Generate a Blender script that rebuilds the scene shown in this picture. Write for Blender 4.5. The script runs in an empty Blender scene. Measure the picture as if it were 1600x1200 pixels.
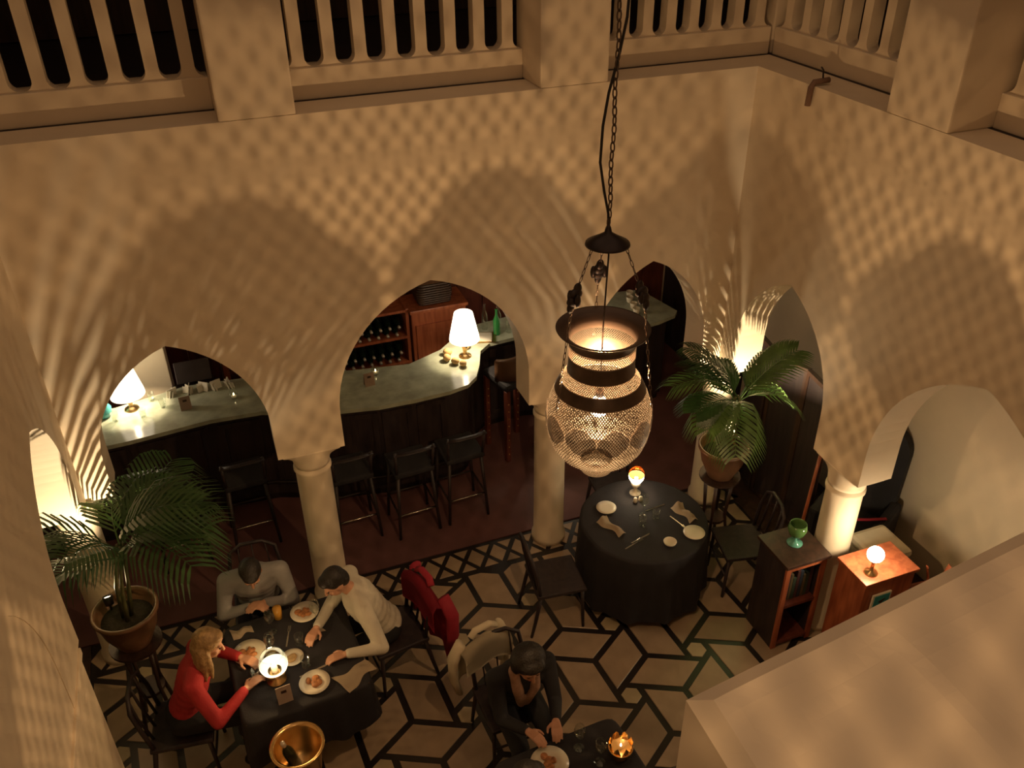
import bpy, bmesh, math, random
from mathutils import Vector, Matrix
random.seed(7)
PI = math.pi
S = bpy.context.scene
COL = S.collection

# ---------------------------------------------------------------- camera, world, exposure
F_PX, YAW, PITCH, ROLL = 1365.8, 0.354, 0.5631, -0.0117
cam_d = bpy.data.cameras.new('camera')
cam_d.sensor_fit = 'HORIZONTAL'; cam_d.sensor_width = 36.0
cam_d.lens = F_PX / 1600 * 36.0
cam_d.clip_start = 0.02; cam_d.clip_end = 100
cam = bpy.data.objects.new('camera', cam_d); COL.objects.link(cam)
f0 = Vector((math.sin(YAW), math.cos(YAW), 0)); r0 = Vector((math.cos(YAW), -math.sin(YAW), 0)); u0 = Vector((0, 0, 1))
fw = f0 * math.cos(PITCH) - u0 * math.sin(PITCH)
up = u0 * math.cos(PITCH) + f0 * math.sin(PITCH)
rt = r0 * math.cos(ROLL) + up * math.sin(ROLL)
up = up * math.cos(ROLL) - r0 * math.sin(ROLL)
m = Matrix((rt, up, -fw)).transposed().to_4x4(); m.translation = Vector((0, 0, 5.7))
cam.matrix_world = m
S.camera = cam

w = bpy.data.worlds.new('warm_fill'); S.world = w; w.use_nodes = True  # even warm glow added as fill for the whole court
WB = w.node_tree.nodes['Background']
WB.inputs[0].default_value = (1.0, 0.62, 0.36, 1); WB.inputs[1].default_value = 0.29
S.view_settings.view_transform = 'Standard'; S.view_settings.look = 'None'
S.view_settings.gamma = 1.0; S.view_settings.exposure = 0.25
S.view_settings.use_curve_mapping = False
S.cycles.max_bounces = 5; S.cycles.diffuse_bounces = 3; S.cycles.glossy_bounces = 2; S.cycles.transmission_bounces = 2

LAMP_W = 150.0          # hanging lantern bulb
UP_W = 80.0             # palm uplights
BAR_W = 15.0            # shaded lamps on the bar
DESK_W = 12.0           # globe lamp on the cabinet
CANDLE_W = 2.4
GALLERY_W = 40.0        # unseen gallery lantern added to light the near pier
WARM = (1.0, 0.60, 0.27); WARMW = (1.0, 0.76, 0.46)

# ---------------------------------------------------------------- helpers
def mat(name, col, rough=0.6, metal=0.0, var=0.12, scale=6.0, bump=0.0, bscale=40.0, spec=0.5, **kw):
    M = bpy.data.materials.new(name); M.use_nodes = True
    nt = M.node_tree; b = nt.nodes['Principled BSDF']
    b.inputs['Roughness'].default_value = rough; b.inputs['Metallic'].default_value = metal
    b.inputs['Specular IOR Level'].default_value = spec
    for k, v in kw.items(): b.inputs[k.replace('_', ' ')].default_value = v
    tc = nt.nodes.new('ShaderNodeTexCoord')
    if var > 0:
        n = nt.nodes.new('ShaderNodeTexNoise'); n.inputs['Scale'].default_value = scale; n.inputs['Detail'].default_value = 4
        nt.links.new(tc.outputs['Object'], n.inputs['Vector'])
        r = nt.nodes.new('ShaderNodeValToRGB')
        r.color_ramp.elements[0].position = .3; r.color_ramp.elements[1].position = .7
        r.color_ramp.elements[0].color = (*[c * (1 - var) for c in col], 1)
        r.color_ramp.elements[1].color = (*[min(1, c * (1 + var)) for c in col], 1)
        nt.links.new(n.outputs['Fac'], r.inputs['Fac']); nt.links.new(r.outputs['Color'], b.inputs['Base Color'])
    else:
        b.inputs['Base Color'].default_value = (*col, 1)
    if bump > 0:
        n2 = nt.nodes.new('ShaderNodeTexNoise'); n2.inputs['Scale'].default_value = bscale; n2.inputs['Detail'].default_value = 5
        nt.links.new(tc.outputs['Object'], n2.inputs['Vector'])
        bp = nt.nodes.new('ShaderNodeBump'); bp.inputs['Strength'].default_value = bump; bp.inputs['Distance'].default_value = .01
        nt.links.new(n2.outputs['Fac'], bp.inputs['Height']); nt.links.new(bp.outputs['Normal'], b.inputs['Normal'])
    return M

def wood(name, c1, c2, rough=.4, axis=2, sc=9):
    M = bpy.data.materials.new(name); M.use_nodes = True; nt = M.node_tree; b = nt.nodes['Principled BSDF']
    b.inputs['Roughness'].default_value = rough
    tc = nt.nodes.new('ShaderNodeTexCoord'); mp = nt.nodes.new('ShaderNodeMapping')
    s = [sc, sc, sc]; s[axis] = sc * .12; mp.inputs['Scale'].default_value = s
    n = nt.nodes.new('ShaderNodeTexNoise'); n.inputs['Scale'].default_value = 2.2; n.inputs['Detail'].default_value = 6; n.inputs['Distortion'].default_value = .6
    r = nt.nodes.new('ShaderNodeValToRGB'); r.color_ramp.elements[0].position = .35; r.color_ramp.elements[1].position = .68
    r.color_ramp.elements[0].color = (*c1, 1); r.color_ramp.elements[1].color = (*c2, 1)
    L = nt.links.new
    L(tc.outputs['Object'], mp.inputs[0]); L(mp.outputs[0], n.inputs['Vector']); L(n.outputs['Fac'], r.inputs['Fac']); L(r.outputs['Color'], b.inputs['Base Color'])
    return M

def emit(name, col, strength):
    M = bpy.data.materials.new(name); M.use_nodes = True; nt = M.node_tree; nt.nodes.clear()
    e = nt.nodes.new('ShaderNodeEmission'); e.inputs[0].default_value = (*col, 1); e.inputs[1].default_value = strength
    o = nt.nodes.new('ShaderNodeOutputMaterial'); nt.links.new(e.outputs[0], o.inputs[0])
    return M

def glow_glass(name, col, strength, clear=1.0):
    """clear glass bulb that glows: lets the filament's light through and shines itself"""
    M = bpy.data.materials.new(name); M.use_nodes = True; nt = M.node_tree; nt.nodes.clear()
    e = nt.nodes.new('ShaderNodeEmission'); e.inputs[0].default_value = (*col, 1); e.inputs[1].default_value = strength
    t = nt.nodes.new('ShaderNodeBsdfTransparent'); t.inputs[0].default_value = (clear, clear, clear, 1); a = nt.nodes.new('ShaderNodeAddShader')
    o = nt.nodes.new('ShaderNodeOutputMaterial')
    nt.links.new(e.outputs[0], a.inputs[0]); nt.links.new(t.outputs[0], a.inputs[1]); nt.links.new(a.outputs[0], o.inputs[0])
    return M

def glass(name, col=(.95, .97, .95), rough=.03, clear=.75):
    """thin drinking glass: partly see-through so that light passes, with a shiny skin"""
    M = bpy.data.materials.new(name); M.use_nodes = True; nt = M.node_tree; nt.nodes.clear()
    g = nt.nodes.new('ShaderNodeBsdfGlossy'); g.inputs[0].default_value = (*col, 1); g.inputs['Roughness'].default_value = rough
    t = nt.nodes.new('ShaderNodeBsdfTransparent'); t.inputs[0].default_value = (*col, 1)
    x = nt.nodes.new('ShaderNodeMixShader'); lw = nt.nodes.new('ShaderNodeLayerWeight'); lw.inputs[0].default_value = .25
    ml = nt.nodes.new('ShaderNodeMath'); ml.operation = 'MULTIPLY_ADD'; ml.inputs[1].default_value = .35; ml.inputs[2].default_value = (1 - clear) * .2
    o = nt.nodes.new('ShaderNodeOutputMaterial')
    nt.links.new(lw.outputs['Facing'], ml.inputs[0]); nt.links.new(ml.outputs[0], x.inputs[0]); nt.links.new(t.outputs[0], x.inputs[1]); nt.links.new(g.outputs[0], x.inputs[2]); nt.links.new(x.outputs[0], o.inputs[0])
    return M

def obj(name, bm, material, parent=None, smooth=False, loc=None, kind=None):
    me = bpy.data.meshes.new(name); bmesh.ops.recalc_face_normals(bm, faces=bm.faces[:]); bm.to_mesh(me); bm.free()
    for mm in (material if isinstance(material, (list, tuple)) else [material]): me.materials.append(mm)
    if smooth: me.polygons.foreach_set('use_smooth', [True] * len(me.polygons))
    o = bpy.data.objects.new(name, me); COL.objects.link(o)
    if parent: o.parent = parent
    if loc: o.location = loc
    if kind: o['kind'] = kind
    return o

def tag(o, label, cat, group=None):
    o['label'] = label; o['category'] = cat
    if group: o['group'] = group
    return o

def thing(name, label, cat, loc=(0, 0, 0), rz=0, group=None):
    o = bpy.data.objects.new(name, None); COL.objects.link(o); o.empty_display_size = .1
    o.location = loc; o.rotation_euler = (0, 0, rz)
    return tag(o, label, cat, group)

def dup(root, loc, rz, label, group=None):
    r = root.copy(); COL.objects.link(r); r.location = loc; r.rotation_euler = (0, 0, rz); r['label'] = label
    if group: r['group'] = group
    for ch in list(root.children):
        c = ch.copy(); COL.objects.link(c); c.parent = r
        for g in list(ch.children):
            d = g.copy(); COL.objects.link(d); d.parent = c
    return r

ORDN = ['first', 'second', 'third', 'fourth', 'fifth', 'sixth', 'seventh', 'eighth', 'ninth', 'tenth', 'eleventh', 'twelfth', 'thirteenth', 'fourteenth', 'fifteenth', 'sixteenth', 'seventeenth', 'eighteenth', 'nineteenth', 'twentieth']
def B(): return bmesh.new()

def box(bm, x0, x1, y0, y1, z0, z1, bev=0.0, M=None):
    v = bmesh.ops.create_cube(bm, size=1.0)['verts']
    for p in v:
        p.co = Vector(((x0 + x1) / 2 + p.co.x * (x1 - x0), (y0 + y1) / 2 + p.co.y * (y1 - y0), (z0 + z1) / 2 + p.co.z * (z1 - z0)))
    if bev > 0:
        e = list({e for p in v for e in p.link_edges})
        r = bmesh.ops.bevel(bm, geom=e, offset=bev, segments=2, affect='EDGES', profile=.6)
        v = list({p for p in r['verts']} | {p for p in v if p.is_valid})
    if M is not None:
        for p in v: p.co = M @ p.co
    return bm

def lathe(bm, prof, n=24, c=(0, 0, 0), cap=True, rf=None):
    rings = []
    for k, (r, z) in enumerate(prof):
        if r < 1e-5: rings.append([bm.verts.new((c[0], c[1], c[2] + z))]); continue
        ring = []
        for i in range(n):
            a = 2 * PI * i / n; rr = r * (rf(a, z) if rf else 1)
            ring.append(bm.verts.new((c[0] + rr * math.cos(a), c[1] + rr * math.sin(a), c[2] + z)))
        rings.append(ring)
    for a, b in zip(rings, rings[1:]):
        if len(a) == 1 and len(b) == 1: continue
        for i in range(n):
            j = (i + 1) % n
            if len(a) == 1: bm.faces.new((a[0], b[j], b[i]))
            elif len(b) == 1: bm.faces.new((a[i], a[j], b[0]))
            else: bm.faces.new((a[i], a[j], b[j], b[i]))
    if cap:
        for R in (rings[0], rings[-1]):
            if len(R) > 2: bm.faces.new(R)
    return bm

def tube(bm, pts, rad, n=8, closed=False, flat=1.0):
    pts = [Vector(p) for p in pts]; N = len(pts)
    if not isinstance(rad, (list, tuple)): rad = [rad] * N
    rings = []; ref = None
    for k, p in enumerate(pts):
        if closed: t = pts[(k + 1) % N] - pts[k - 1]
        else: t = pts[min(k + 1, N - 1)] - pts[max(k - 1, 0)]
        t.normalize()
        if ref is None:
            ref = Vector((0, 0, 1)) if abs(t.z) < .9 else Vector((1, 0, 0))
        a = ref - t * ref.dot(t); a.normalize(); ref = a; b = t.cross(a)
        rings.append([bm.verts.new(p + rad[k] * (a * math.cos(2 * PI * i / n) * flat + b * math.sin(2 * PI * i / n))) for i in range(n)])
    prs = list(zip(rings, rings[1:])) + ([(rings[-1], rings[0])] if closed else [])
    for a, b in prs:
        for i in range(n):
            j = (i + 1) % n; bm.faces.new((a[i], a[j], b[j], b[i]))
    if not closed:
        bm.faces.new(rings[0][::-1]); bm.faces.new(rings[-1])
    return bm

def ball(bm, c, r, M=None, u=14, v=10):
    if not isinstance(r, (list, tuple)): r = (r, r, r)
    T = Matrix.Translation(Vector(c)) @ Matrix.Diagonal((*r, 1))
    if M is not None: T = M @ T
    bmesh.ops.create_uvsphere(bm, u_segments=u, v_segments=v, radius=1.0, matrix=T)
    return bm

def prism(bm, poly, z0, z1, ztop=None):
    a = [bm.verts.new((x, y, z0)) for x, y in poly]
    b = [bm.verts.new((x, y, z1)) for x, y in poly]
    n = len(poly)
    for i in range(n):
        j = (i + 1) % n; bm.faces.new((a[i], a[j], b[j], b[i]))
    bm.faces.new(a[::-1]); bm.faces.new(b)
    return bm

def arc(cx, cy, r, a0, a1, n):
    return [(cx + r * math.cos(a0 + (a1 - a0) * i / n), cy + r * math.sin(a0 + (a1 - a0) * i / n)) for i in range(n + 1)]

def light(name, kind, loc, W, col=WARM, size=.02, parent=None, **kw):
    d = bpy.data.lights.new(name, kind); d.energy = W; d.color = col
    d.shadow_soft_size = size
    for k, v in kw.items(): setattr(d, k, v)
    o = bpy.data.objects.new(name, d); COL.objects.link(o); o.location = loc
    if parent: o.parent = parent
    return o

# ---------------------------------------------------------------- materials
PLASTER = mat('lime_plaster', (.78, .66, .50), rough=.62, var=.05, scale=2.5, bump=.12, bscale=14)
POLISHED = mat('polished_plaster', (.80, .68, .54), rough=.28, var=.05, scale=3, bump=.25, bscale=5)
GROUT = mat('black_marble_strip', (.018, .014, .014), rough=.3, var=.3)
TILE = [mat('cream_marble_a', (.35, .255, .17), rough=.34, var=.14, scale=5), mat('cream_marble_b', (.31, .225, .15), rough=.36, var=.16, scale=4), mat('cream_marble_c', (.38, .28, .19), rough=.34, var=.14, scale=6)]
HEXM = mat('pale_marble', (.42, .34, .21), rough=.34, var=.1)
MAROON = mat('maroon_floor', (.13, .055, .055), rough=.65, var=.2, scale=3)
GALFLOOR = mat('dark_gallery_floor', (.03, .022, .025), rough=.5, var=.2)
BLACKWOOD = wood('black_wood', (.020, .014, .017), (.040, .026, .026), .5)
REDWOOD = wood('red_wood', (.27, .07, .03), (.44, .13, .055), .38)
DARKRED = wood('dark_red_panel', (.10, .026, .018), (.17, .045, .028), .42)
DARKWOOD = wood('dark_wood', (.03, .016, .012), (.06, .03, .02), .4)
GREENMARBLE = mat('pale_green_marble', (.40, .43, .34), rough=.16, var=.22, scale=7)
BLACKCLOTH = mat('black_cloth', (.017, .015, .019), rough=.8, var=.2, bump=.15, bscale=120)
CREAM = mat('cream_china', (.75, .68, .55), rough=.25, var=.03)
NAPKIN = mat('cream_linen', (.62, .50, .36), rough=.85, var=.08, bump=.25, bscale=60)
STEEL = mat('cutlery_steel', (.7, .66, .6), rough=.18, metal=1, var=.05)
BRASS = mat('old_brass', (.55, .36, .16), rough=.32, metal=1, var=.2, scale=20)
GOLD = mat('bright_brass', (.80, .52, .22), rough=.25, metal=1, var=.12, scale=14)
DARKMETAL = mat('blackened_metal', (.05, .04, .04), rough=.45, metal=.8, var=.2)
CHAINM = mat('chain_iron', (.14, .10, .08), rough=.45, metal=.8, var=.2)
CORD = mat('black_cord', (.012, .011, .012), rough=.6, var=.1)
TERRA = mat('brown_glazed_pot', (.17, .085, .045), rough=.35, var=.25, scale=8)
SOIL = mat('soil', (.03, .02, .012), rough=.95, var=.4, scale=30, bump=.6, bscale=50)
LEAF = mat('palm_leaf', (.028, .075, .018), rough=.45, var=.3, scale=9)
LEAF2 = mat('young_palm_leaf', (.07, .14, .03), rough=.45, var=.3, scale=9)
STEM = mat('palm_stem', (.10, .10, .035), rough=.6, var=.25)
GLASS = glass('clear_glass')
GREENGLASS = glass('green_glass', (.35, .75, .45), clear=.6)
BOTTLEM = mat('dark_bottle_glass', (.012, .02, .012), rough=.12, var=.1)
CAPM = mat('pale_foil', (.62, .55, .45), rough=.35, metal=.5, var=.1)
SKIN = mat('skin', (.52, .27, .17), rough=.5, var=.06, scale=10)
HAIRD = mat('dark_hair', (.016, .012, .010), rough=.5, var=.4, scale=40, bump=.5, bscale=90)
HAIRB = mat('blond_hair', (.34, .21, .09), rough=.5, var=.35, scale=35, bump=.5, bscale=90)
REDKNIT = mat('red_sweater', (.42, .025, .03), rough=.85, var=.12, bump=.25, bscale=90)
REDCOAT = mat('red_coat', (.30, .012, .03), rough=.8, var=.15, bump=.2, bscale=70)
GREYSHIRT = mat('grey_shirt', (.26, .25, .25), rough=.85, var=.12, bump=.2, bscale=60)
WHITESW = mat('offwhite_sweater', (.62, .57, .47), rough=.85, var=.08, bump=.25, bscale=70)
DARKJACKET = mat('dark_jacket', (.014, .013, .017), rough=.8, var=.2)
SCARF = mat('dusty_scarf', (.40, .24, .17), rough=.9, var=.25, scale=20)
TROUSER = mat('dark_trousers', (.012, .012, .015), rough=.85, var=.2)
SHOE = mat('black_shoe', (.01, .01, .01), rough=.35, var=.1)
EYE = mat('eye', (.02, .015, .012), rough=.1, var=0)
LIP = mat('lip', (.38, .12, .09), rough=.5, var=0)
FOOD = mat('baked_food', (.42, .17, .06), rough=.6, var=.4, scale=40, bump=.5, bscale=60)
BREAD = mat('bread', (.55, .36, .16), rough=.8, var=.25, scale=25)
PAPER = mat('paper', (.75, .70, .60), rough=.8, var=.04)
CARD = mat('menu_card', (.34, .25, .20), rough=.7, var=.1)
TEAL = mat('teal_glaze', (.06, .30, .32), rough=.25, var=.15)
CREAMCLOTH = mat('cream_upholstery', (.60, .52, .38), rough=.85, var=.08)
SHADE = glow_glass('lit_lampshade', (1.0, .82, .58), 2.2, .35)
FLAME = emit('flame', (1.0, .74, .38), 22.0)
CUP = emit('lit_frosted_glass', (1.0, .78, .46), 2.6)
GLOBE = emit('lit_globe', (1.0, .80, .52), 16.0)

# ---------------------------------------------------------------- the courtyard shell
XL, XR, YF, YB = -1.19, 4.06, 0.40, 5.65
OX0_, OX1_ = -2.9, 5.4
LW = XR - XL; T = .30; ZC, ZL = 1.65, 4.22          # impost height, ledge height
PC = [1.62, LW - 1.62]                              # pier centres along each side
PH = .257
SPR = 1.95
PCS = {'back': [1.62, 3.685]}
def openings(nm):
    p = PCS.get(nm, PC); return [(.19, p[0] - PH, .83), (p[0] + PH, p[1] - PH, .99), (p[1] + PH, LW - .19, .83)]

def arch_pts(a, b, h, n=16):
    w2 = (b - a) / 2; c = (a + b) / 2; R = (w2 * w2 + h * h) / (2 * w2)
    th = math.asin(h / R); L = []
    for i in range(n + 1):
        t = th * i / n; L.append((c - (R * math.cos(t) - (R - w2)), SPR + R * math.sin(t)))
    return L + [(2 * c - x, z) for x, z in L[-2::-1]]

def wall_profile(nm, ext):
    P = [(-ext, ZC)]
    for a, b, h in openings(nm):
        P += [(a, ZC)] + arch_pts(a, b, h) + [(b, ZC)]
    P += [(LW + ext, ZC)]
    return P

def arch_wall(name, Mx, ext):
    bm = B(); P = wall_profile(name[5:], ext)
    f = [bm.verts.new(Mx @ Vector((u, 0, z))) for u, z in P]; k = [bm.verts.new(Mx @ Vector((u, T, z))) for u, z in P]
    tf = {}; tb = {}
    def top(u):
        q = round(u, 5)
        if q not in tf:
            tf[q] = bm.verts.new(Mx @ Vector((u, 0, ZL))); tb[q] = bm.verts.new(Mx @ Vector((u, T, ZL)))
        return tf[q], tb[q]
    for i in range(len(P) - 1):
        bm.faces.new((f[i], f[i + 1], k[i + 1], k[i]))
        if abs(P[i + 1][0] - P[i][0]) > 1e-5:
            a, ab = top(P[i][0]); b, bb = top(P[i + 1][0])
            bm.faces.new((f[i], f[i + 1], b, a)); bm.faces.new((k[i], k[i + 1], bb, ab)); bm.faces.new((a, b, bb, ab))
    a, ab = top(P[0][0]); bm.faces.new((f[0], k[0], ab, a))
    a, ab = top(P[-1][0]); bm.faces.new((f[-1], k[-1], ab, a))
    o = obj(name, bm, PLASTER, kind='structure')
    return o

SIDES = {
    'back':  (Matrix.Translation((XL, YB, 0)), T),
    'right': (Matrix.Translation((XR, YB, 0)) @ Matrix.Rotation(-PI / 2, 4, 'Z'), 0),
    'front': (Matrix.Translation((XR, YF, 0)) @ Matrix.Rotation(PI, 4, 'Z'), T),
    'left':  (Matrix.Translation((XL, YF, 0)) @ Matrix.Rotation(PI / 2, 4, 'Z'), 0),
}
def capital_col(parent, c, hx, hy):
    """round column with a capital that swells to the rectangular impost"""
    n = 32; bm = B(); rings = []
    for s, z in ((0, 1.47), (.02, 1.50), (.10, 1.54), (.30, 1.58), (.62, 1.615), (.9, 1.635), (1, 1.652)):
        ring = []
        for i in range(n):
            a = 2 * PI * i / n; ca, sa = math.cos(a), math.sin(a)
            k = 1 / max(abs(ca) / hx, abs(sa) / hy); r = .142 * (1 - s) + k * s
            ring.append(bm.verts.new((c[0] + r * ca, c[1] + r * sa, z)))
        rings.append(ring)
    for A, C in zip(rings, rings[1:]):
        for i in range(n): bm.faces.new((A[i], A[(i + 1) % n], C[(i + 1) % n], C[i]))
    bm.faces.new(rings[0][::-1]); bm.faces.new(rings[-1])
    col = B(); lathe(col, [(.16, 0), (.16, .06), (.143, .09), (.14, .5), (.138, 1.40), (.15, 1.42), (.15, 1.445), (.138, 1.46), (.138, 1.49)], 32, (c[0], c[1], 0))
    o = obj('column', col, PLASTER, parent, smooth=True)
    obj('capital', bm, PLASTER, o, smooth=True)
WALL = {}
for nm, (Mx, ext) in SIDES.items():
    WALL[nm] = arch_wall('wall_' + nm, Mx, ext)
    for pc in PCS.get(nm, PC):
        c = Mx @ Vector((pc, T / 2, 0)); lx = nm in ('back', 'front')
        capital_col(WALL[nm], (c.x, c.y), PH if lx else T / 2, T / 2 if lx else PH)
for nm, cx, cy in (('back', XL - .13, YB + .13), ('back', XR + .13, YB + .13), ('front', XL - .13, YF - .13), ('front', XR + .13, YF - .13)):
    capital_col(WALL[nm], (cx, cy), .17, .17)

# the left side is closed below its middle arch
bm = B(); box(bm, XL - T + .004, XL - .004, 1.60, 4.21, 0, 3.2); obj('infill', bm, PLASTER, WALL['left'])
bm = B(); box(bm, XL - .02, XL + .012, 1.60, 4.225, 1.60, 1.65, .004); obj('impost_moulding', bm, PLASTER, WALL['left'])
bm = B(); box(bm, OX0_ + .01, OX1_ - .01, 8.84, 8.89, 4.23, 7.09); obj('wall_gallery_shade_back', bm, DARKWOOD, kind='structure')  # dark boards put in place of the unlit gallery's shade
bm = B(); box(bm, OX1_ - .06, OX1_ - .01, -1.5, 8.83, 4.23, 7.09); obj('wall_gallery_shade_right', bm, DARKWOOD, kind='structure')  # dark colour stands for shade on this side too
bm = B(); box(bm, OX0_ + .01, OX0_ + .06, -1.5, 8.83, 4.23, 7.09); obj('wall_gallery_shade_left', bm, DARKWOOD, kind='structure')  # likewise dark boards instead of shade on the left
# --- balustrades round the gallery: piers stand flush with the wall, the rail and balusters are set back
PIERS = {'back': [(1.39, 1.86), (3.51, 4.02)], 'right': [(1.36, 1.865), (3.38, 3.88)], 'front': [(1.40, 1.87), (3.30, 3.765)], 'left': [(1.36, 1.865), (3.38, 3.88)]}
def baluster_mesh():
    """flat plaster baluster whose foot and head flare so that the gaps end round"""
    w_, g_, H_ = .036, .10, .56
    L = []
    r = g_ - w_ - .004
    for i in range(7):
        t = PI / 2 * i / 6; L.append((g_ - r * math.sin(t), r - r * math.cos(t)))
    Rr = L + [(x, H_ - z) for x, z in L[::-1]]
    poly = [(x, z) for x, z in Rr] + [(-x, z) for x, z in Rr[::-1]]
    bm = B(); a = [bm.verts.new((x, -.05, z)) for x, z in poly]; b = [bm.verts.new((x, .05, z)) for x, z in poly]
    n = len(poly)
    for i in range(n): bm.faces.new((a[i], a[(i + 1) % n], b[(i + 1) % n], b[i]))
    # caps as ladder quads
    h = len(Rr)
    for V in (a, b):
        for i in range(h - 1): bm.faces.new((V[i], V[i + 1], V[2 * h - 2 - i], V[2 * h - 1 - i]))
    me = bpy.data.meshes.new('baluster'); bmesh.ops.recalc_face_normals(bm, faces=bm.faces[:]); bm.to_mesh(me); bm.free(); me.materials.append(PLASTER)
    return me
BALM = baluster_mesh()
SET = .33          # how far the balustrade stands back from the wall face
ORD = {'back': ['left section of the far balustrade, above the palm corner', 'middle section of the far balustrade between the two piers', 'right section of the far balustrade behind the hanging chain'],
       'right': ['section of the right balustrade beside the far corner', 'middle section of the right balustrade beyond its pier', 'nearest section of the right balustrade'],
       'left': ['nearest section of the left balustrade', 'middle section of the left balustrade', 'section of the left balustrade beside the far corner'],
       'front': ['right section of the near balustrade', 'middle section of the near balustrade right of the near pier', 'left section of the near balustrade under the viewer']}
for nm, (Mx, ext) in SIDES.items():
    W_ = WALL[nm]
    for a, b in PIERS[nm]:
        if nm == 'front' and b > 3: continue          # the near pier is built by itself below
        bm = B(); box(bm, a, b, .0, .46, ZL, 5.10, .012); box(bm, a - .02, b + .02, -.02, .48, 5.10, 5.16, .015)
        bmesh.ops.transform(bm, matrix=Mx, verts=bm.verts[:])
        obj('pier', bm, PLASTER, W_)
    segs = [(-SET + .02, PIERS[nm][0][0]), (PIERS[nm][0][1], PIERS[nm][1][0]), (PIERS[nm][1][1], LW + SET - .02)]
    for q, (a, b) in enumerate(segs):
        mid = Mx @ Vector(((a + b) / 2, SET + .08, ZL))
        t = thing('balustrade', 'cream plaster balustrade, ' + ORD[nm][q], 'balustrade', mid, Mx.to_euler().z, 'gallery balustrades')
        h = (b - a) / 2; e0 = e1 = 0
        bm = B(); box(bm, -h - e0, h + e1, -.08, .10, 0, .20, .008); obj('curb', bm, PLASTER, t)
        bm = B(); box(bm, -h - e0, h + e1, -.10, .12, .76, .88, .02); obj('handrail', bm, PLASTER, t)
        n = max(1, round((b - a) / .2)); st = (b - a) / n
        for i in range(n):
            o = bpy.data.objects.new('baluster', BALM); COL.objects.link(o); o.parent = t; o.location = (-h + (i + .5) * st, 0, .20)
# corner posts of the balustrade
for i, (cx, cy) in enumerate(((XL - SET - .10, YB + SET + .10), (XR + SET + .10, YB + SET + .10), (XL - SET - .10, YF - SET - .10), (XR + SET + .10, YF - SET - .10))):
    bm = B(); box(bm, cx - .10, cx + .14, cy - .10, cy + .14, ZL, 5.12, .012)
    if cx < 0: bmesh.ops.translate(bm, vec=(-.04, 0, 0), verts=bm.verts[:])
    if cy < 1: bmesh.ops.translate(bm, vec=(0, -.04, 0), verts=bm.verts[:])
    obj('corner_post', bm, PLASTER, WALL['back' if cy > 3 else 'front'])
# the near pier right below the viewer: polished, softly uneven cap
bm = B()
A_ = [(.297, .395), (.735, .452)]; Bk = [(.735, -.04), (.285, -.06)]
N1, N2 = 28, 26
grid = []
for i in range(N1 + 1):
    row = []
    for j in range(N2 + 1):
        u, v = i / N1, j / N2
        fx = A_[0][0] * (1 - u) + A_[1][0] * u; fy = A_[0][1] * (1 - u) + A_[1][1] * u
        bx = Bk[1][0] * (1 - u) + Bk[0][0] * u; by = Bk[1][1] * (1 - u) + Bk[0][1] * u
        e = min(u, 1 - u, v, 1 - v)
        z = 5.10 + .0035 * math.sin(9 * u + 4 * math.sin(5 * v)) * min(1, e * 9) + .004 * math.exp(-((u - .42 - .25 * (v - .5) ** 2) / .06) ** 2) * min(1, e * 8) - .012 * max(0, 1 - e / .05) ** 2
        row.append(bm.verts.new((fx * (1 - v) + bx * v, fy * (1 - v) + by * v, z)))
    grid.append(row)
for i in range(N1):
    for j in range(N2): bm.faces.new((grid[i][j], grid[i + 1][j], grid[i + 1][j + 1], grid[i][j + 1]))
rim = [grid[i][0] for i in range(N1)] + [grid[N1][j] for j in range(N2)] + [grid[i][N2] for i in range(N1, 0, -1)] + [grid[0][j] for j in range(N2, 0, -1)]
low = [bm.verts.new((v.co.x, v.co.y, ZL)) for v in rim]
for i in range(len(rim)):
    j = (i + 1) % len(rim); bm.faces.new((rim[i], rim[j], low[j], low[i]))
bm.faces.new(low[::-1])
obj('pier', bm, POLISHED, WALL['front'], smooth=False)

# --- gallery slab, aisle walls, floors
OX0, OX1, OY0, OY1 = -2.9, 5.4, -1.6, 8.9
def slab(name, x0, x1, y0, y1):
    bm = B(); box(bm, x0, x1, y0, y1, 3.92, ZL)
    o = obj(name, bm, [PLASTER, GALFLOOR], kind='structure')
    for p in o.data.polygons:
        if p.normal.z > .5: p.material_index = 1
slab('ceiling', OX0, OX1, YB + T, OY1)
slab('ceiling', OX0, OX1, OY0, YF - T)
slab('ceiling', OX0, XL - T, YF - T, YB + T)
slab('ceiling', XR + T, OX1, YF - T, YB + T)
for x0, x1, y0, y1 in ((OX0, OX1, YB + T, OY1), (OX0, OX1, OY0, YF - T), (OX0, XL - T, YF - T, YB + T), (XR + T, OX1, YF - T, YB + T)):
    bm = B(); box(bm, x0, x1, y0, y1, 7.1, 7.25); obj('ceiling', bm, PLASTER, kind='structure')      # unseen roof added to keep the gallery dark, the court stays open
def solid(name, x0, x1, y0, y1, z0, z1, M_):
    bm = B(); box(bm, x0, x1, y0, y1, z0, z1); return obj(name, bm, M_, kind='structure')
solid('wall_aisle_right', OX1, OX1 + .2, OY0, OY1, -.1, 7.25, PLASTER)
solid('wall_aisle_left', OX0 - .2, OX0, OY0, OY1, -.1, 7.25, PLASTER)
solid('wall_bar_back', OX0 - .2, OX1 + .2, OY1, OY1 + .2, -.1, 7.25, PLASTER)
solid('wall_gallery_front', OX0 - .2, OX1 + .2, OY0 - .2, OY0, -.1, 7.25, PLASTER)
floor = solid('floor', OX0, OX1, OY0, OY1, -.10, 0, GROUT)
solid('floor_bar', OX0 + .01, OX1 - .01, 5.93, OY1 - .01, .0, .012, MAROON)
solid('floor_aisle_right', XR + T + .08, OX1 - .01, OY0 + .01, 5.92, .0, .008, DARKWOOD)
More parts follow.
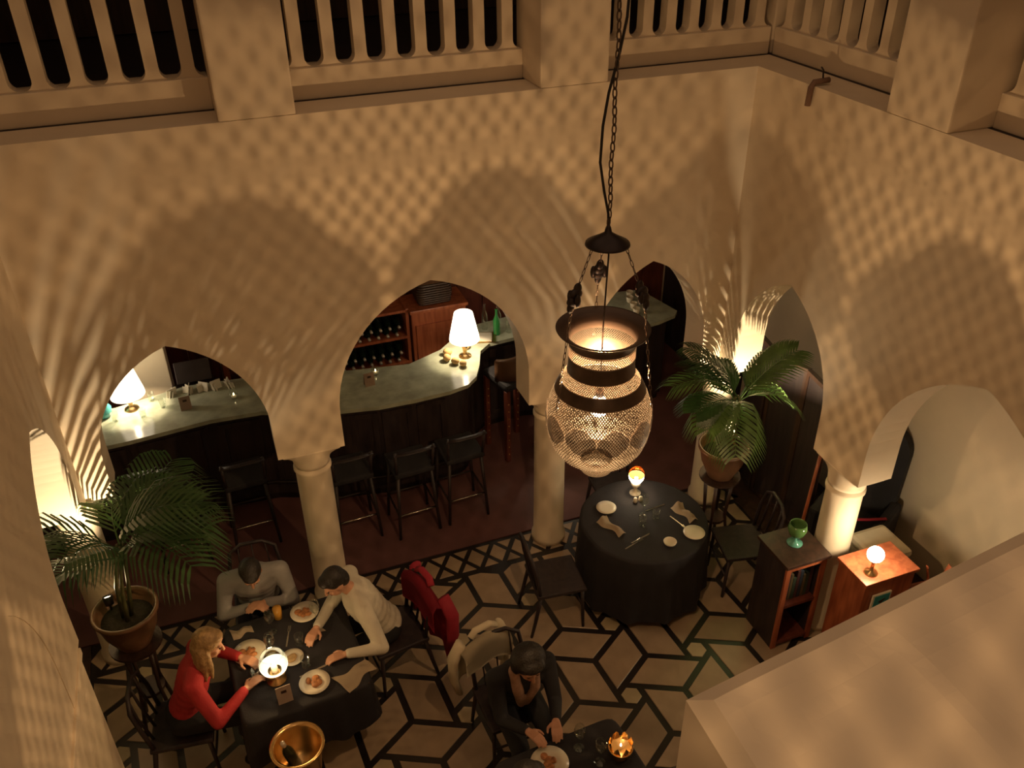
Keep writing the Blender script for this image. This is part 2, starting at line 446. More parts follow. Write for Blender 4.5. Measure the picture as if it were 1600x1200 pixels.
solid('floor_aisle_left', OX0 + .01, XL - T - .08, OY0 + .01, 5.92, .0, .008, DARKWOOD)

# floor paving: parallelograms turning round small hexagons, black strips between
LS, LR, OXY = .7384, -.7543, Vector((2.0218, 5.0915))
la = LS * Vector((math.cos(LR), math.sin(LR))); lb = LS * Vector((math.cos(LR - 2 * PI / 3), math.sin(LR - 2 * PI / 3)))
AP = .096; DT = LS / math.sqrt(3); STR = .026
def inset(P, d):
    n = len(P); out = []
    ar = sum(P[i][0] * P[(i + 1) % n][1] - P[(i + 1) % n][0] * P[i][1] for i in range(n))
    if ar < 0: P = P[::-1]
    for i in range(n):
        a, b, c = Vector(P[i - 1]), Vector(P[i]), Vector(P[(i + 1) % n])
        d1 = (b - a).normalized(); d2 = (c - b).normalized()
        n1 = Vector((-d1.y, d1.x)); n2 = Vector((-d2.y, d2.x))
        k = 1 + n1.dot(n2)
        out.append(b + (n1 + n2) * (d / max(k, .2)))
    return out
def clip(P, x0, x1, y0, y1):
    for ax, v, s in ((0, x0, 1), (0, x1, -1), (1, y0, 1), (1, y1, -1)):
        Q = []
        for i in range(len(P)):
            a, b = P[i - 1], P[i]; da, db = (a[ax] - v) * s, (b[ax] - v) * s
            if (da >= 0) != (db >= 0):
                t = da / (da - db); Q.append((a[0] + (b[0] - a[0]) * t, a[1] + (b[1] - a[1]) * t))
            if db >= 0: Q.append((b[0], b[1]))
        P = Q
        if len(P) < 3: return None
    return P
def area(P): return abs(sum(P[i][0] * P[(i + 1) % len(P)][1] - P[(i + 1) % len(P)][0] * P[i][1] for i in range(len(P)))) / 2
def tile(name, P, M_, h=.008, z0=0.0):
    c = Vector((sum(p[0] for p in P) / len(P), sum(p[1] for p in P) / len(P)))
    bm = B(); n = len(P); q = inset(P, .004)
    a = [bm.verts.new((p[0] - c.x, p[1] - c.y, -.002)) for p in P]; b = [bm.verts.new((p[0] - c.x, p[1] - c.y, h - .003)) for p in P]; t = [bm.verts.new((p[0] - c.x, p[1] - c.y, h)) for p in (q if len(q) == n else P)]
    if sum(P[i][0] * P[(i + 1) % n][1] - P[(i + 1) % n][0] * P[i][1] for i in range(n)) < 0: t = t[::-1]
    for i in range(n):
        j = (i + 1) % n; bm.faces.new((a[i], a[j], b[j], b[i])); bm.faces.new((b[i], b[j], t[j], t[i]))
    bm.faces.new(t)
    return obj(name, bm, M_, floor, loc=(c.x, c.y, z0))
CH = -1                                                    # which way the arms turn
al = math.asin(AP / DT)
def hexverts(O):
    lines = []
    for k in range(6):
        th = LR + PI / 6 + k * PI / 3
        Tk = O + DT * Vector((math.cos(th), math.sin(th)))
        d = Vector((math.cos(th + PI + CH * al), math.sin(th + PI + CH * al)))
        lines.append((Tk, d))
    def isect(a, b):
        (p, d), (q, e) = a, b; den = d.x * e.y - d.y * e.x; r_ = q - p
        return p + d * ((r_.x * e.y - r_.y * e.x) / den)
    V = [isect(lines[k], lines[(k + 1) % 6]) for k in range(6)]   # between arm k and k+1
    return [l[0] for l in lines], V
CX0, CX1, CY0, CY1 = XL - T - .05, XR + T + .05, YF, 5.555
for i in range(-9, 10):
    for j in range(-9, 10):
        O = OXY + i * la + j * lb
        if not (CX0 - .6 < O.x < CX1 + .6 and CY0 - .6 < O.y < CY1 + .6): continue
        Tk, V = hexverts(O)
        P = clip([(v.x, v.y) for v in inset([(v.x, v.y) for v in V], STR)], CX0, CX1, CY0, CY1)
        if P and area(P) > .002: tile('hexagon_tile', P, HEXM)
        for k in range(3):
            # neighbour across the lattice edge between triangle centres k and k+1
            th = LR + (k + 1) * PI / 3
            O2 = O + LS * Vector((math.cos(th), math.sin(th)))
            T2, V2 = hexverts(O2)
            Q = [Tk[k], V[k], Tk[k + 1], V2[(k + 3) % 6]]
            P = clip([(v.x, v.y) for v in inset([(v.x, v.y) for v in Q], STR)], CX0, CX1, CY0, CY1)
            if P and area(P) > .003: tile('paving_tile', P, random.choice(TILE))
# border of crossed strips along the bar side
by0, by1 = 5.595, 5.905; ym = (by0 + by1) / 2; hw = .108
x = XL - T
while x < XR + T + .1:
    for Q in ([(x - hw, ym), (x, by0), (x + hw, ym), (x, by1)],
              [(x, by1), (x + hw, ym), (x + 2 * hw, by1)], [(x, by0), (x + 2 * hw, by0), (x + hw, ym)]):
        P = inset(Q, .021); tile('border_tile', [(p.x, p.y) for p in P], random.choice(TILE))
    x += 2 * hw
# rain spout on the right ledge
SPOUT = mat('brown_clay', (.22, .13, .09), rough=.7, var=.15)
t = thing('rain_spout', 'small dark spout on the ledge of the right wall', 'spout', (XR + .02, 5.0, ZL))
bm = B(); tube(bm, [(.10, 0, .03), (-.02, 0, .025), (-.04, 0, -.01), (-.045, 0, -.13)], .020, 10); obj('pipe', bm, SPOUT, t, True)
bm = B(); tube(bm, [(.05, 0, .03), (.04, 0, .10), (.02, 0, .12)], .006, 6); obj('hook', bm, DARKMETAL, t, True)

# ---------------------------------------------------------------- the pierced hanging lantern
def pierced(name, col, nu, nz, hole, leak, skew=.5, metal=1.0, rough=.35, zlo=None, zhi=None):
    """thin brass shell with rows of real round openings (see-through) and a fine filigree leak between them"""
    M = bpy.data.materials.new(name); M.use_nodes = True; nt = M.node_tree; nt.nodes.clear(); N = nt.nodes.new; L = nt.links.new
    def mth(op, a, b=None, c=None):
        n = N('ShaderNodeMath'); n.operation = op
        for i, v in enumerate((a, b, c)):
            if v is None: continue
            if isinstance(v, (int, float)): n.inputs[i].default_value = v
            else: L(v, n.inputs[i])
        return n.outputs[0]
    tc = N('ShaderNodeTexCoord'); sp = N('ShaderNodeSeparateXYZ'); L(tc.outputs['Object'], sp.inputs[0])
    ang = mth('MULTIPLY', mth('ARCTAN2', sp.outputs[1], sp.outputs[0]), nu / (2 * PI))
    row = mth('MULTIPLY', sp.outputs[2], nz)
    fr = mth('FLOOR', row)
    u = mth('SUBTRACT', mth('FRACT', mth('ADD', ang, mth('MULTIPLY', fr, skew))), .5)
    v = mth('SUBTRACT', mth('FRACT', row), .5)
    d = mth('SQRT', mth('ADD', mth('MULTIPLY', u, u), mth('MULTIPLY', v, v)))
    hole_m = mth('LESS_THAN', d, hole)
    fac = mth('MAXIMUM', hole_m, leak)
    p = N('ShaderNodeBsdfPrincipled'); p.inputs['Base Color'].default_value = (*col, 1); p.inputs['Metallic'].default_value = metal; p.inputs['Roughness'].default_value = rough
    t = N('ShaderNodeBsdfTransparent'); x = N('ShaderNodeMixShader'); o = N('ShaderNodeOutputMaterial')
    L(fac, x.inputs[0]); L(p.outputs[0], x.inputs[1]); L(t.outputs[0], x.inputs[2]); L(x.outputs[0], o.inputs[0])
    return M
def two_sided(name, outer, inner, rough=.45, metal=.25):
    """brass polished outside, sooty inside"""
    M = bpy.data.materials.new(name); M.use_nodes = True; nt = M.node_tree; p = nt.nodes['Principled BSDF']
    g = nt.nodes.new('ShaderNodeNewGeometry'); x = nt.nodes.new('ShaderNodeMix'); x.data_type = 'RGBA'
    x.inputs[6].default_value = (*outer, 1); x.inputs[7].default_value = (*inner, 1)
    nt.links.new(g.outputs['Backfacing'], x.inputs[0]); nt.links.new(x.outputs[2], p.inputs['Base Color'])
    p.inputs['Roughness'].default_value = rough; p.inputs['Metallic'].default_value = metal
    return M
FRET = two_sided('fretwork_brass', (.66, .54, .44), (.016, .013, .010))  # inner colour near black so the lit inside reads dim
FRETN = two_sided('neck_fretwork_brass', (.66, .54, .44), (.07, .056, .044))  # inner colour lighter, to show the neck brightly lit
BANDM = mat('dark_brass_band', (.10, .07, .055), rough=.4, metal=.7, var=.2, scale=20)
MEDAL = pierced('smoked_medallion', (.035, .026, .022), 140, 92, .0, .25, metal=.6)
INNER = mat('lantern_rim', (.12, .085, .07), rough=.45, metal=.6, var=.15)
LAMPX, LAMPY = 1.535, 3.0
def lantern(name, label, loc, W, chain_top, group):
    t = thing(name, label, 'lantern', loc, .15, group)          # origin at the lantern's foot (z = 0)
    def shell(nm, prof, M_, n=64, cap=False):
        bm = B(); lathe(bm, prof, n, cap=cap); return obj(nm, bm, M_, t, True)
    def fret(nm, prof, M_, N_, wd, turn, rings=(1, 1)):
        """openwork: two families of slanting strips laid over the profile, with a ring at either edge"""
        bm = B(); K = 3
        P = [(prof[i][0] + (prof[i + 1][0] - prof[i][0]) * q / K, prof[i][1] + (prof[i + 1][1] - prof[i][1]) * q / K) for i in range(len(prof) - 1) for q in range(K)] + [prof[-1]]
        ln = [0]
        for a, b in zip(P, P[1:]): ln.append(ln[-1] + math.hypot(b[0] - a[0], b[1] - a[1]) / max(a[0], .05))
        def quad(v):
            f = bm.faces.new(v); c = f.calc_center_median(); f.normal_update()
            if f.normal.x * c.x + f.normal.y * c.y < 0: f.normal_flip()
        for sg in (-1, 1):
            for k in range(N_):
                prev = None
                for (r, z), l in zip(P, ln):
                    a = 2 * PI * k / N_ + sg * turn * l; h = wd / 2 / max(r, .05); rr = r + .0006 * sg
                    cur = [bm.verts.new((rr * math.cos(a - h), rr * math.sin(a - h), z)), bm.verts.new((rr * math.cos(a + h), rr * math.sin(a + h), z))]
                    if prev: quad((prev[0], prev[1], cur[1], cur[0]))
                    prev = cur
        for (r, z), dz, on in ((P[0], .005, rings[0]), (P[-1], -.005, rings[1])):
            if not on: continue
            n = 64
            A = [bm.verts.new(((r + .001) * math.cos(2 * PI * i / n), (r + .001) * math.sin(2 * PI * i / n), z)) for i in range(n)]; C = [bm.verts.new(((r + .001) * math.cos(2 * PI * i / n), (r + .001) * math.sin(2 * PI * i / n), z + dz)) for i in range(n)]
            for i in range(n): quad((A[i], A[(i + 1) % n], C[(i + 1) % n], C[i]))
        me = bpy.data.meshes.new(nm); bm.to_mesh(me); bm.free(); me.materials.append(M_)
        o = bpy.data.objects.new(nm, me); COL.objects.link(o); o.parent = t; return o
    fret('base_cup', [(.03, .0), (.075, .01), (.088, .035), (.08, .06), (.075, .07)], FRET, 60, .0035, .8)
    bm = B(); lathe(bm, [(.0, -.05), (.012, -.045), (.015, -.03), (.008, -.01), (.03, .0), (.0, .004)], 20); obj('finial', bm, BANDM, t, True)
    fret('body_lower', [(.075, .07), (.13, .085), (.185, .125), (.215, .17), (.234, .225)], FRET, 96, .0040, .7, (1, 0))
    # equator: a belt of filigree with ten dark quatrefoil medallions
    fret('body_belt', [(.234, .225), (.241, .27), (.243, .31), (.240, .36), (.233, .40)], FRET, 108, .0058, .75, (0, 0))
    fret('body_upper', [(.233, .40), (.218, .445), (.207, .47)], FRET, 108, .0060, .75, (0, 1))
    shell('shoulder_band', [(.208, .469), (.196, .497), (.180, .520)], BANDM)
    fret('shoulder_fret', [(.180, .520), (.165, .545), (.153, .57)], FRETN, 100, .0042, .8)
    shell('neck_band', [(.154, .569), (.149, .60), (.149, .645)], BANDM)
    fret('neck_fret', [(.149, .645), (.149, .675), (.149, .70)], FRETN, 90, .0040, .8)
    shell('rim', [(.149, .70), (.150, .725), (.162, .75), (.185, .765), (.205, .772), (.208, .778), (.200, .776), (.176, .765), (.157, .752), (.146, .725), (.146, .70)], INNER)
    for k in range(10):
        a0 = 2 * PI * k / 10; bm = B(); zc = .318; hh = .070; ha = 2 * PI / 20 * .97
        pts = []
        for i in range(32):
            th = 2 * PI * i / 32; r = .86 + .14 * abs(math.cos(2 * th))
            aa = a0 + ha * r * math.cos(th); zz = zc + hh * r * math.sin(th)
            rr = .2455 - .0 if abs(zz - .31) < .02 else .2455 - 1.2 * (abs(zz - .31) - .02) ** 2 * (1.6 if zz < .31 else 1)
            pts.append(bm.verts.new((rr * math.cos(aa), rr * math.sin(aa), zz)))
        c = bm.verts.new((.2475 * math.cos(a0), .2475 * math.sin(a0), zc))
        for i in range(32): bm.faces.new((pts[i], pts[(i + 1) % 32], c))
        obj('medallion', bm, MEDAL, t, True)
    zb = .365
    bm = B(); ball(bm, (0, 0, zb), (.046, .046, .052), u=20, v=14); obj('bulb', bm, glow_glass(name + '_bulb_glow', (1, .86, .62), 20), t, True)
    bm = B(); tube(bm, [(0, 0, zb + .04), (0, 0, zb + .10)], .018, 12); tube(bm, [(0, 0, zb + .10), (0, 0, .80), (.01, 0, 1.17)], .004, 6); obj('socket', bm, DARKMETAL, t, True)
    light('lantern_bulb', 'POINT', (0, 0, zb), W, WARM, .0056, t)
    # conical cap and three chains with filigree knots
    zc = 1.17
    bm = B(); lathe(bm, [(.004, .085), (.012, .07), (.016, .05), (.05, .028), (.092, .004), (.094, -.004), (.085, -.006), (.012, .01), (.0, .01)], 32, (0, 0, zc)); obj('cap', bm, DARKMETAL, t, True)
    for k in range(3):
        a = 2 * PI * k / 3 + math.radians(185)
        p0 = Vector((.08 * math.cos(a), .08 * math.sin(a), zc)); p2 = Vector((.246 * math.cos(a), .246 * math.sin(a), .43)); p1 = p0.lerp(p2, .3) + Vector((.045 * math.cos(a), .045 * math.sin(a), 0))
        bm = B(); n = 26; pts = [p0.lerp(p1, i / 8) for i in range(8)] + [p1.lerp(p2, i / 18) for i in range(19)]
        for i in range(len(pts) - 1):
            d = pts[i + 1] - pts[i]; mid = (pts[i] + pts[i + 1]) / 2; s_ = d.normalized(); side = (s_.cross(Vector((0, 0, 1))) if i % 2 else s_.cross(s_.cross(Vector((0, 0, 1))))).normalized()
            ln = d.length * .62
            tube(bm, [mid + s_ * (ln * math.cos(q * PI / 4)) + side * (.0055 * math.sin(q * PI / 4)) for q in range(8)], .0018, 5, closed=True)
        obj('side_chain', bm, CHAINM, t, True)
        bm = B(); q = p0.lerp(p1, .92); s_ = (p1 - p0).normalized(); pr = Vector((-math.sin(a), math.cos(a), 0))
        for e, rr in ((-.045, .02), (-.02, .032), (.012, .030), (.042, .018)):
            ball(bm, q + s_ * e, (rr, rr * .55, .026), u=10, v=8)
        for sg in (-1, 1): ball(bm, q + pr * sg * .026, (.014, .012, .03), u=8, v=6)
        obj('chain_knot', bm, DARKMETAL, t, True)
    # main chain, link by link
    lk = B(); tube(lk, [(.009 * math.sin(q * PI / 5), 0, .021 * math.cos(q * PI / 5)) for q in range(10)], .0032, 6, closed=True)
    lm = bpy.data.meshes.new('chain_link'); lk.to_mesh(lm); lk.free(); lm.materials.append(CHAINM); lm.polygons.foreach_set('use_smooth', [True] * len(lm.polygons))
    z = zc + .095; i = 0
    while z < chain_top - loc[2]:
        o = bpy.data.objects.new('chain_link', lm); COL.objects.link(o); o.parent = t; o.location = (.003 * math.sin(i * .7), 0, z); o.rotation_euler = (0, .05 * math.sin(i), (i % 2) * PI / 2 + .3); z += .034; i += 1
    return t
lant = lantern('hanging_lantern', 'pierced brass lantern with dark medallions hanging over the courtyard from a long chain', (LAMPX, LAMPY, 3.095), LAMP_W, 6.9, None)
bm = B()
P = [(.0, .0, 1.24), (-.004, 0, 1.30), (-.03, .0, 1.40), (-.055, 0, 1.52), (-.05, 0, 1.66), (-.03, 0, 1.78), (.01, 0, 1.92), (.035, 0, 2.04), (.042, 0, 2.2), (.045, 0, 2.6), (.03, 0, 3.2), (.0, 0, 3.8)]
tube(bm, P, .0055, 8); obj('flex_cord', bm, CORD, lant, True)
# timber beam that carries the chain, above the frame
bm = B(); box(bm, XL - 1.5, XR + 1.3, LAMPY - .09, LAMPY + .09, 6.9, 7.1, .01); tag(obj('roof_beam', bm, DARKWOOD), 'dark timber beam high over the courtyard carrying the lantern chain', 'beam')
# unseen second lantern, added behind the viewer to light the near pier
lantern('hanging_lantern', 'unseen pierced lantern added behind the viewer to light the near pier', (-.25, -.62, 5.75), GALLERY_W, 7.2, None)

# ---------------------------------------------------------------- the bar
def frame_boxes(bm, x0, x1, y0, y1, z0, z1, t_):
    box(bm, x0, x0 + t_, y0, y1, z0, z1); box(bm, x1 - t_, x1, y0, y1, z0, z1); box(bm, x0 + t_, x1 - t_, y0, y1, z1 - t_, z1); box(bm, x0 + t_, x1 - t_, y0, y1, z0, z0 + t_)
FRONT = [(-2.2, 7.10), (-1.6, 7.10), (-1.02, 7.12), (-.3, 7.20), (.15, 7.17), (.45, 7.05), (.83, 6.92), (1.2, 6.85), (1.55, 6.84), (1.9, 6.86), (2.10, 6.91), (2.22, 7.02), (2.32, 7.22), (2.42, 7.48), (2.56, 7.60), (3.0, 7.64), (3.4, 7.52), (3.7, 7.38), (4.07, 7.32), (4.45, 7.37), (4.69, 7.44), (4.76, 7.52)]
BACK = [(4.70, 7.80), (4.62, 8.15), (4.30, 8.20), (4.05, 8.02), (3.5, 8.04), (3.0, 8.10), (2.5, 8.04), (2.26, 7.86), (2.04, 7.66), (1.66, 7.50), (1.06, 7.60), (.55, 7.74), (.09, 7.84), (-.48, 7.90), (-1.13, 7.74), (-2.2, 7.72)]
def shrink(P, d): return [(p.x, p.y) for p in inset(P, d)]
POLY = FRONT + BACK
t = thing('bar_counter', 'long dark bar with a pale green marble top behind the far arches', 'bar counter')
bm = B(); prism(bm, POLY, 1.11, 1.15); o = obj('counter_top', bm, GREENMARBLE, t)
bm = B(); prism(bm, shrink(POLY, .10), .10, 1.11); obj('bar_body', bm, BLACKWOOD, t)
bm = B(); prism(bm, shrink(POLY, .13), .012, .10); obj('plinth', bm, DARKMETAL, t)
bm = B(); fr = [(x_, y_ + .05, .28) for x_, y_ in FRONT[1:11]]; tube(bm, fr, .018, 8); obj('foot_rail', bm, DARKMETAL, t, True)
for k in range(len(FRONT) - 4):
    a, b = Vector(FRONT[k + 1]), Vector(FRONT[k + 2]); d = (b - a)
    if d.length < .25: continue
    nrm = Vector((d.y, -d.x)).normalized(); c = (a + b) / 2 - nrm * .095; ang = math.atan2(d.y, d.x)
    bm = B(); frame_boxes(bm, -d.length * .42, d.length * .42, -.012, .004, .18, 1.02, .05)
    o = obj('front_panel', bm, BLACKWOOD, t, loc=(c.x, c.y, 0)); o.rotation_euler = (0, 0, ang)

# wainscot along the bar's rear wall, board by board
for i in range(27):
    x0 = -2.88 + i * .305
    bm = B(); box(bm, 0, .297, 0, .04, .012, 1.9, .006)
    obj('wall_panel', bm, DARKRED, bpy.data.objects['wall_bar_back'], loc=(x0, OY1 - .042, 0))

# dark panelling on the right-hand wall of the bar room
for i in range(6):
    bm = B(); box(bm, 0, .045, 0, .297, .012, 3.9, .005)
    obj('wall_panel', bm, BLACKWOOD, bpy.data.objects['wall_aisle_right'], loc=(OX1 - .046, 7.02 + i * .304, 0))
for i in range(27):
    bm = B(); box(bm, 0, .297, 0, .03, 1.94, 3.9, .005)
    obj('upper_panel', bm, BLACKWOOD, bpy.data.objects['wall_bar_back'], loc=(-2.88 + i * .305, OY1 - .032, 0))
# wine rack with single bottles
RX0, RX1, RY0, RY1 = .30, 1.88, 8.30, 8.62
t = thing('wine_rack', 'reddish wooden wine rack full of bottles behind the bar', 'wine rack', (0, 0, .012))
for xx in (RX0, RX1 - .035): bm = B(); box(bm, xx, xx + .035, RY0, RY1, 0, 1.34, .004); obj('side_panel', bm, REDWOOD, t)
SH = [.02, .36, .66, .98, 1.30]
for z in SH: bm = B(); box(bm, RX0 + .035, RX1 - .035, RY0, RY1, z, z + .03, .003); obj('shelf', bm, REDWOOD, t)
bm = B(); box(bm, RX0 + .035, RX1 - .035, RY1 - .015, RY1, .05, 1.30); obj('back_panel', bm, BLACKWOOD, t)
def bottle_bm():
    bm = B(); lathe(bm, [(.0, 0), (.034, 0), (.037, .006), (.037, .185), (.030, .215), (.015, .245), (.0135, .285)], 14)
    return bm
bb = bottle_bm(); nf = len(bb.faces); lathe(bb, [(.0145, .262), (.0155, .265), (.0155, .305), (.0, .307)], 12)
bb.faces.ensure_lookup_table()
for f in bb.faces[nf:]: f.material_index = 1
proto = obj('wine_bottle', bb, [BOTTLEM, CAPM], None, True); BOT = proto.data
bpy.data.objects.remove(proto)
def put_bottle(loc, rot, label, group):
    o = bpy.data.objects.new('wine_bottle', BOT); COL.objects.link(o); o.location = loc; o.rotation_euler = rot
    return tag(o, label, 'bottle', group)
for s, z in enumerate(SH[1:4]):
    for r_ in range(2):
        zz = z + .03 + .012 + .039 + r_ * .085; n = 14
        nm_ = ['lower', 'middle', 'upper'][s]
        for i in range(n):
            put_bottle((RX0 + .095 + i * .103 + r_ * .03, RY1 - .03, zz), (PI / 2, 0, 0), '%s dark wine bottle from the left in the %s row of the %s rack shelf' % (ORDN[i], ('bottom', 'top')[r_], nm_), 'wine bottles in the rack')
# cabinet with panelled door next to the rack
t = thing('cabinet', 'orange-brown wooden cabinet beside the wine rack', 'cabinet', (1.90, 8.26, .012))
bm = B(); box(bm, 0, .62, .0, .38, 0, 1.29, .006); obj('body', bm, REDWOOD, t)
bm = B(); box(bm, -.02, .64, -.03, .40, 1.29, 1.33, .008); obj('top', bm, REDWOOD, t)
d_ = None
bm = B(); frame_boxes(bm, .04, .58, -.02, 0, .08, 1.14, .09); d_ = obj('door', bm, REDWOOD, t)
bm = B(); box(bm, .12, .50, -.008, .0, .16, 1.06); obj('door_panel', bm, REDWOOD, d_)
bm = B(); ball(bm, (.07, -.035, .65), .014); obj('knob', bm, BRASS, d_, True)
# wicker basket on the cabinet
t = thing('wicker_basket', 'dark wicker basket standing on the orange-brown cabinet', 'basket', (2.19, 8.44, 1.346))
bm = B()
for i in range(9):
    z = .012 + i * .027; k = 1 + .10 * math.sin(i / 8 * PI)
    P = [(k * .17 * max(-1, min(1, 1.35 * math.cos(a))) , k * .12 * max(-1, min(1, 1.35 * math.sin(a))), z) for a in [2 * PI * q / 28 for q in range(28)]]
    tube(bm, P, .015, 6, closed=True)
obj('woven_side', bm, DARKWOOD, t, True)
bm = B(); box(bm, -.155, .155, -.11, .11, .0, .235, .02); obj('lining', bm, SCARF, t)
# lamps on the bar
def bar_lamp(loc, label, h=.30, W=BAR_W):
    t = thing('table_lamp', label, 'lamp', loc)
    bm = B(); lathe(bm, [(.0, 0), (.065, 0), (.065, .012), (.03, .025), (.018, .05), (.028, .10), (.03, .14), (.014, .18), (.008, h - .03)], 20); obj('base', bm, BRASS, t, True)
    bm = B(); lathe(bm, [(.155, h - .10), (.15, h - .06), (.095, h + .20), (.092, h + .20), (.147, h - .06), (.152, h - .10)], 32, cap=False); obj('lamp_shade', bm, SHADE, t, True)
    bm = B(); ball(bm, (0, 0, h + .02), (.026, .026, .035)); obj('bulb', bm, glow_glass('bar_bulb', (1, .85, .6), 10), t, True)
    light('lamp_bulb', 'POINT', (0, 0, h + .02), W, WARMW, .02, t)
    return t
bar_lamp((2.24, 7.44, 1.15), 'lit table lamp with a white cone shade on the bar end')
bar_lamp((-.98, 7.66, 1.15), 'lit white lamp at the left end of the bar', .26, BAR_W * 1.1)
bar_lamp((3.44, 7.76, 1.15), 'unseen lamp added behind the pier to light the bar tip', .22, BAR_W * .8)  # hidden extra lamp, added to brighten the counter tip
# cream pillar, till and shelf post in the left part of the bar
bm = B(); box(bm, -.98, -.62, 8.15, 8.45, .0, 3.92, .01); obj('trim_1', bm, PLASTER, None, kind='structure')
t = thing('back_counter', 'low black cabinet under the cash till behind the bar', 'cabinet', (-.50, 8.10, .012))
bm = B(); box(bm, -.10, .30, -.18, .18, 0, .92, .01); box(bm, -.42, -.10, -.18, .03, 0, .92, .01); obj('body', bm, BLACKWOOD, t)
bm = B(); box(bm, -.12, .32, -.20, .20, .92, .94, .004); box(bm, -.43, -.12, -.20, .04, .92, .94, .004); obj('top', bm, DARKWOOD, t)
for x0 in (-.40, -.09, .11): bm = B(); frame_boxes(bm, x0, x0 + .18, -.19, -.18, .06, .88, .03); obj('door', bm, BLACKWOOD, t)
t = thing('cash_till', 'dark cash till with a sloping screen behind the left of the bar', 'till', (-.40, 8.10, .9525))
bm = B(); box(bm, -.18, .18, -.14, .14, 0, .08, .01); obj('drawer', bm, DARKMETAL, t)
bm = B(); tube(bm, [(0, .06, .07), (0, .05, .20)], .02, 8); obj('stem', bm, DARKMETAL, t, True)
bm = B(); box(bm, -.17, .17, -.012, .012, -.11, .11, .006, Matrix.Translation((0, .03, .22)) @ Matrix.Rotation(-.5, 4, 'X')); obj('screen', bm, DARKMETAL, t)
t = thing('drinks_shelf', 'red wooden shelf unit with an orange post behind the left of the bar', 'shelf unit', (-.12, 8.35, .012))
bm = B(); box(bm, 0, .06, 0, .30, 0, 1.75, .006); obj('post', bm, REDWOOD, t)
bm = B(); box(bm, .34, .40, 0, .30, 0, 1.75, .006); obj('post', bm, REDWOOD, t)
for z in (.5, .95, 1.4, 1.70): bm = B(); box(bm, .06, .34, .0, .30, z, z + .03, .004); obj('shelf', bm, DARKRED, t)

def lathe_thing(name, label, cat, loc, prof, M_, group=None, n=24):
    bm = B(); lathe(bm, prof, n); return tag(obj(name, bm, M_, None, True, loc), label, cat, group)
ZB = 1.1505
# tent cards on the bar
def tent_card(loc, rz, label):
    t = thing('menu_card', label, 'card', loc, rz)
    for s in (-1, 1):
        bm = B(); box(bm, -.05, .05, -.0015, .0015, 0, .135, 0, Matrix.Translation((0, s * .028, 0)) @ Matrix.Rotation(s * .2, 4, 'X')); obj('leaf', bm, CARD, t)
    bm = B(); box(bm, -.018, .018, -.001, .001, .085, .105, 0, Matrix.Translation((0, -.0315, 0)) @ Matrix.Rotation(-.2, 4, 'X')); obj('emblem', bm, DARKWOOD, t)
tent_card((1.20, 7.26, ZB), .1, 'small brown tent card on the bar seen through the middle arch')
tent_card((-.50, 7.48, ZB), .1, 'small brown tent card on the bar seen through the left arch')
def tealight(loc, label, W=.35, group=None):
    t = thing('tealight', label, 'tealight', loc, 0, group)
    bm = B(); lathe(bm, [(.0, 0), (.03, 0), (.036, .01), (.04, .07), (.038, .07), (.033, .012), (.0, .008)], 20); obj('glass_cup', bm, GLASS, t, True)
    bm = B(); lathe(bm, [(.0, .01), (.028, .01), (.028, .03), (.0, .03)], 16); obj('wax', bm, CREAM, t, True)
    bm = B(); lathe(bm, [(.0, .034), (.006, .04), (.004, .05), (.0, .062)], 10); obj('flame', bm, FLAME, t, True)
    return t
tealight((-.06, 7.50, ZB), 'tealight in a clear cup on the bar seen through the left arch')
tealight((.86, 7.38, ZB), 'tealight in a clear cup on the bar near the left edge of the middle arch')
tealight((1.30, 7.43, ZB), 'tealight in a clear cup on the bar just right of the tent card')
# row of folded paper napkins along the rear of the bar
for i, xx in enumerate((-.62, -.47, -.33, -.20, -.08)):
    bm = B(); r_ = .05
    for q in range(3):
        box(bm, -r_, r_, -.004, .004, 0, .09 - q * .012, 0, Matrix.Rotation(.5 + q * .6 + i, 4, 'Z') @ Matrix.Rotation(.25, 4, 'X'))
    tag(obj('folded_napkin', bm, PAPER, None, False, (xx, 7.76 - .01 * i, ZB + .002)), '%s white folded napkin from the left at the rear of the bar' % ORDN[i], 'napkin', 'napkins on the bar')
# bottles, fruit, tray at the right bar end
PB = [(2.70, 7.76), (2.76, 7.88), (2.84, 7.76), (2.92, 7.90), (2.62, 7.92), (3.0, 7.80)]
for i, (xx, yy) in enumerate(PB):
    o = lathe_thing('bar_bottle', 'green glass bottle standing right of the bar lamp' if i == 0 else ['', 'clear glass bottle just behind the green bottle', 'clear glass bottle at the front of the cluster right of the bar lamp', 'clear glass bottle at the rear right of the bar bottle cluster', 'clear glass bottle at the rear left of the bar bottle cluster', 'rightmost clear glass bottle of the bar cluster'][i], 'bottle', (xx, yy, ZB), [(.0, 0), (.035, 0), (.037, .01), (.037, .17), (.014, .23), (.013, .29), (.016, .29), (.016, .30), (.0, .30)], GLASS if i else mat('green_bottle', (.03, .22, .06), rough=.15, var=.05), None if i == 0 else 'clear bottles on the bar end', 14)
lathe_thing('white_dish', 'pale round dish leaning at the far right of the bar', 'dish', (3.12, 7.72, ZB), [(.0, .0), (.05, .0), (.085, .018), (.083, .024), (.05, .008), (.0, .007)], CREAM)
bm = B(); box(bm, -.17, .17, -.11, .11, 0, .006, .002); frame_boxes(bm, -.17, .17, -.11, .11, .006, .012, .002); o = obj('serving_tray', bm, BRASS, None, False, (2.50, 7.74, ZB)); o.rotation_euler = (0, 0, -.3)
tag(o, 'brass tray lying on the bar end behind the lamp', 'tray')
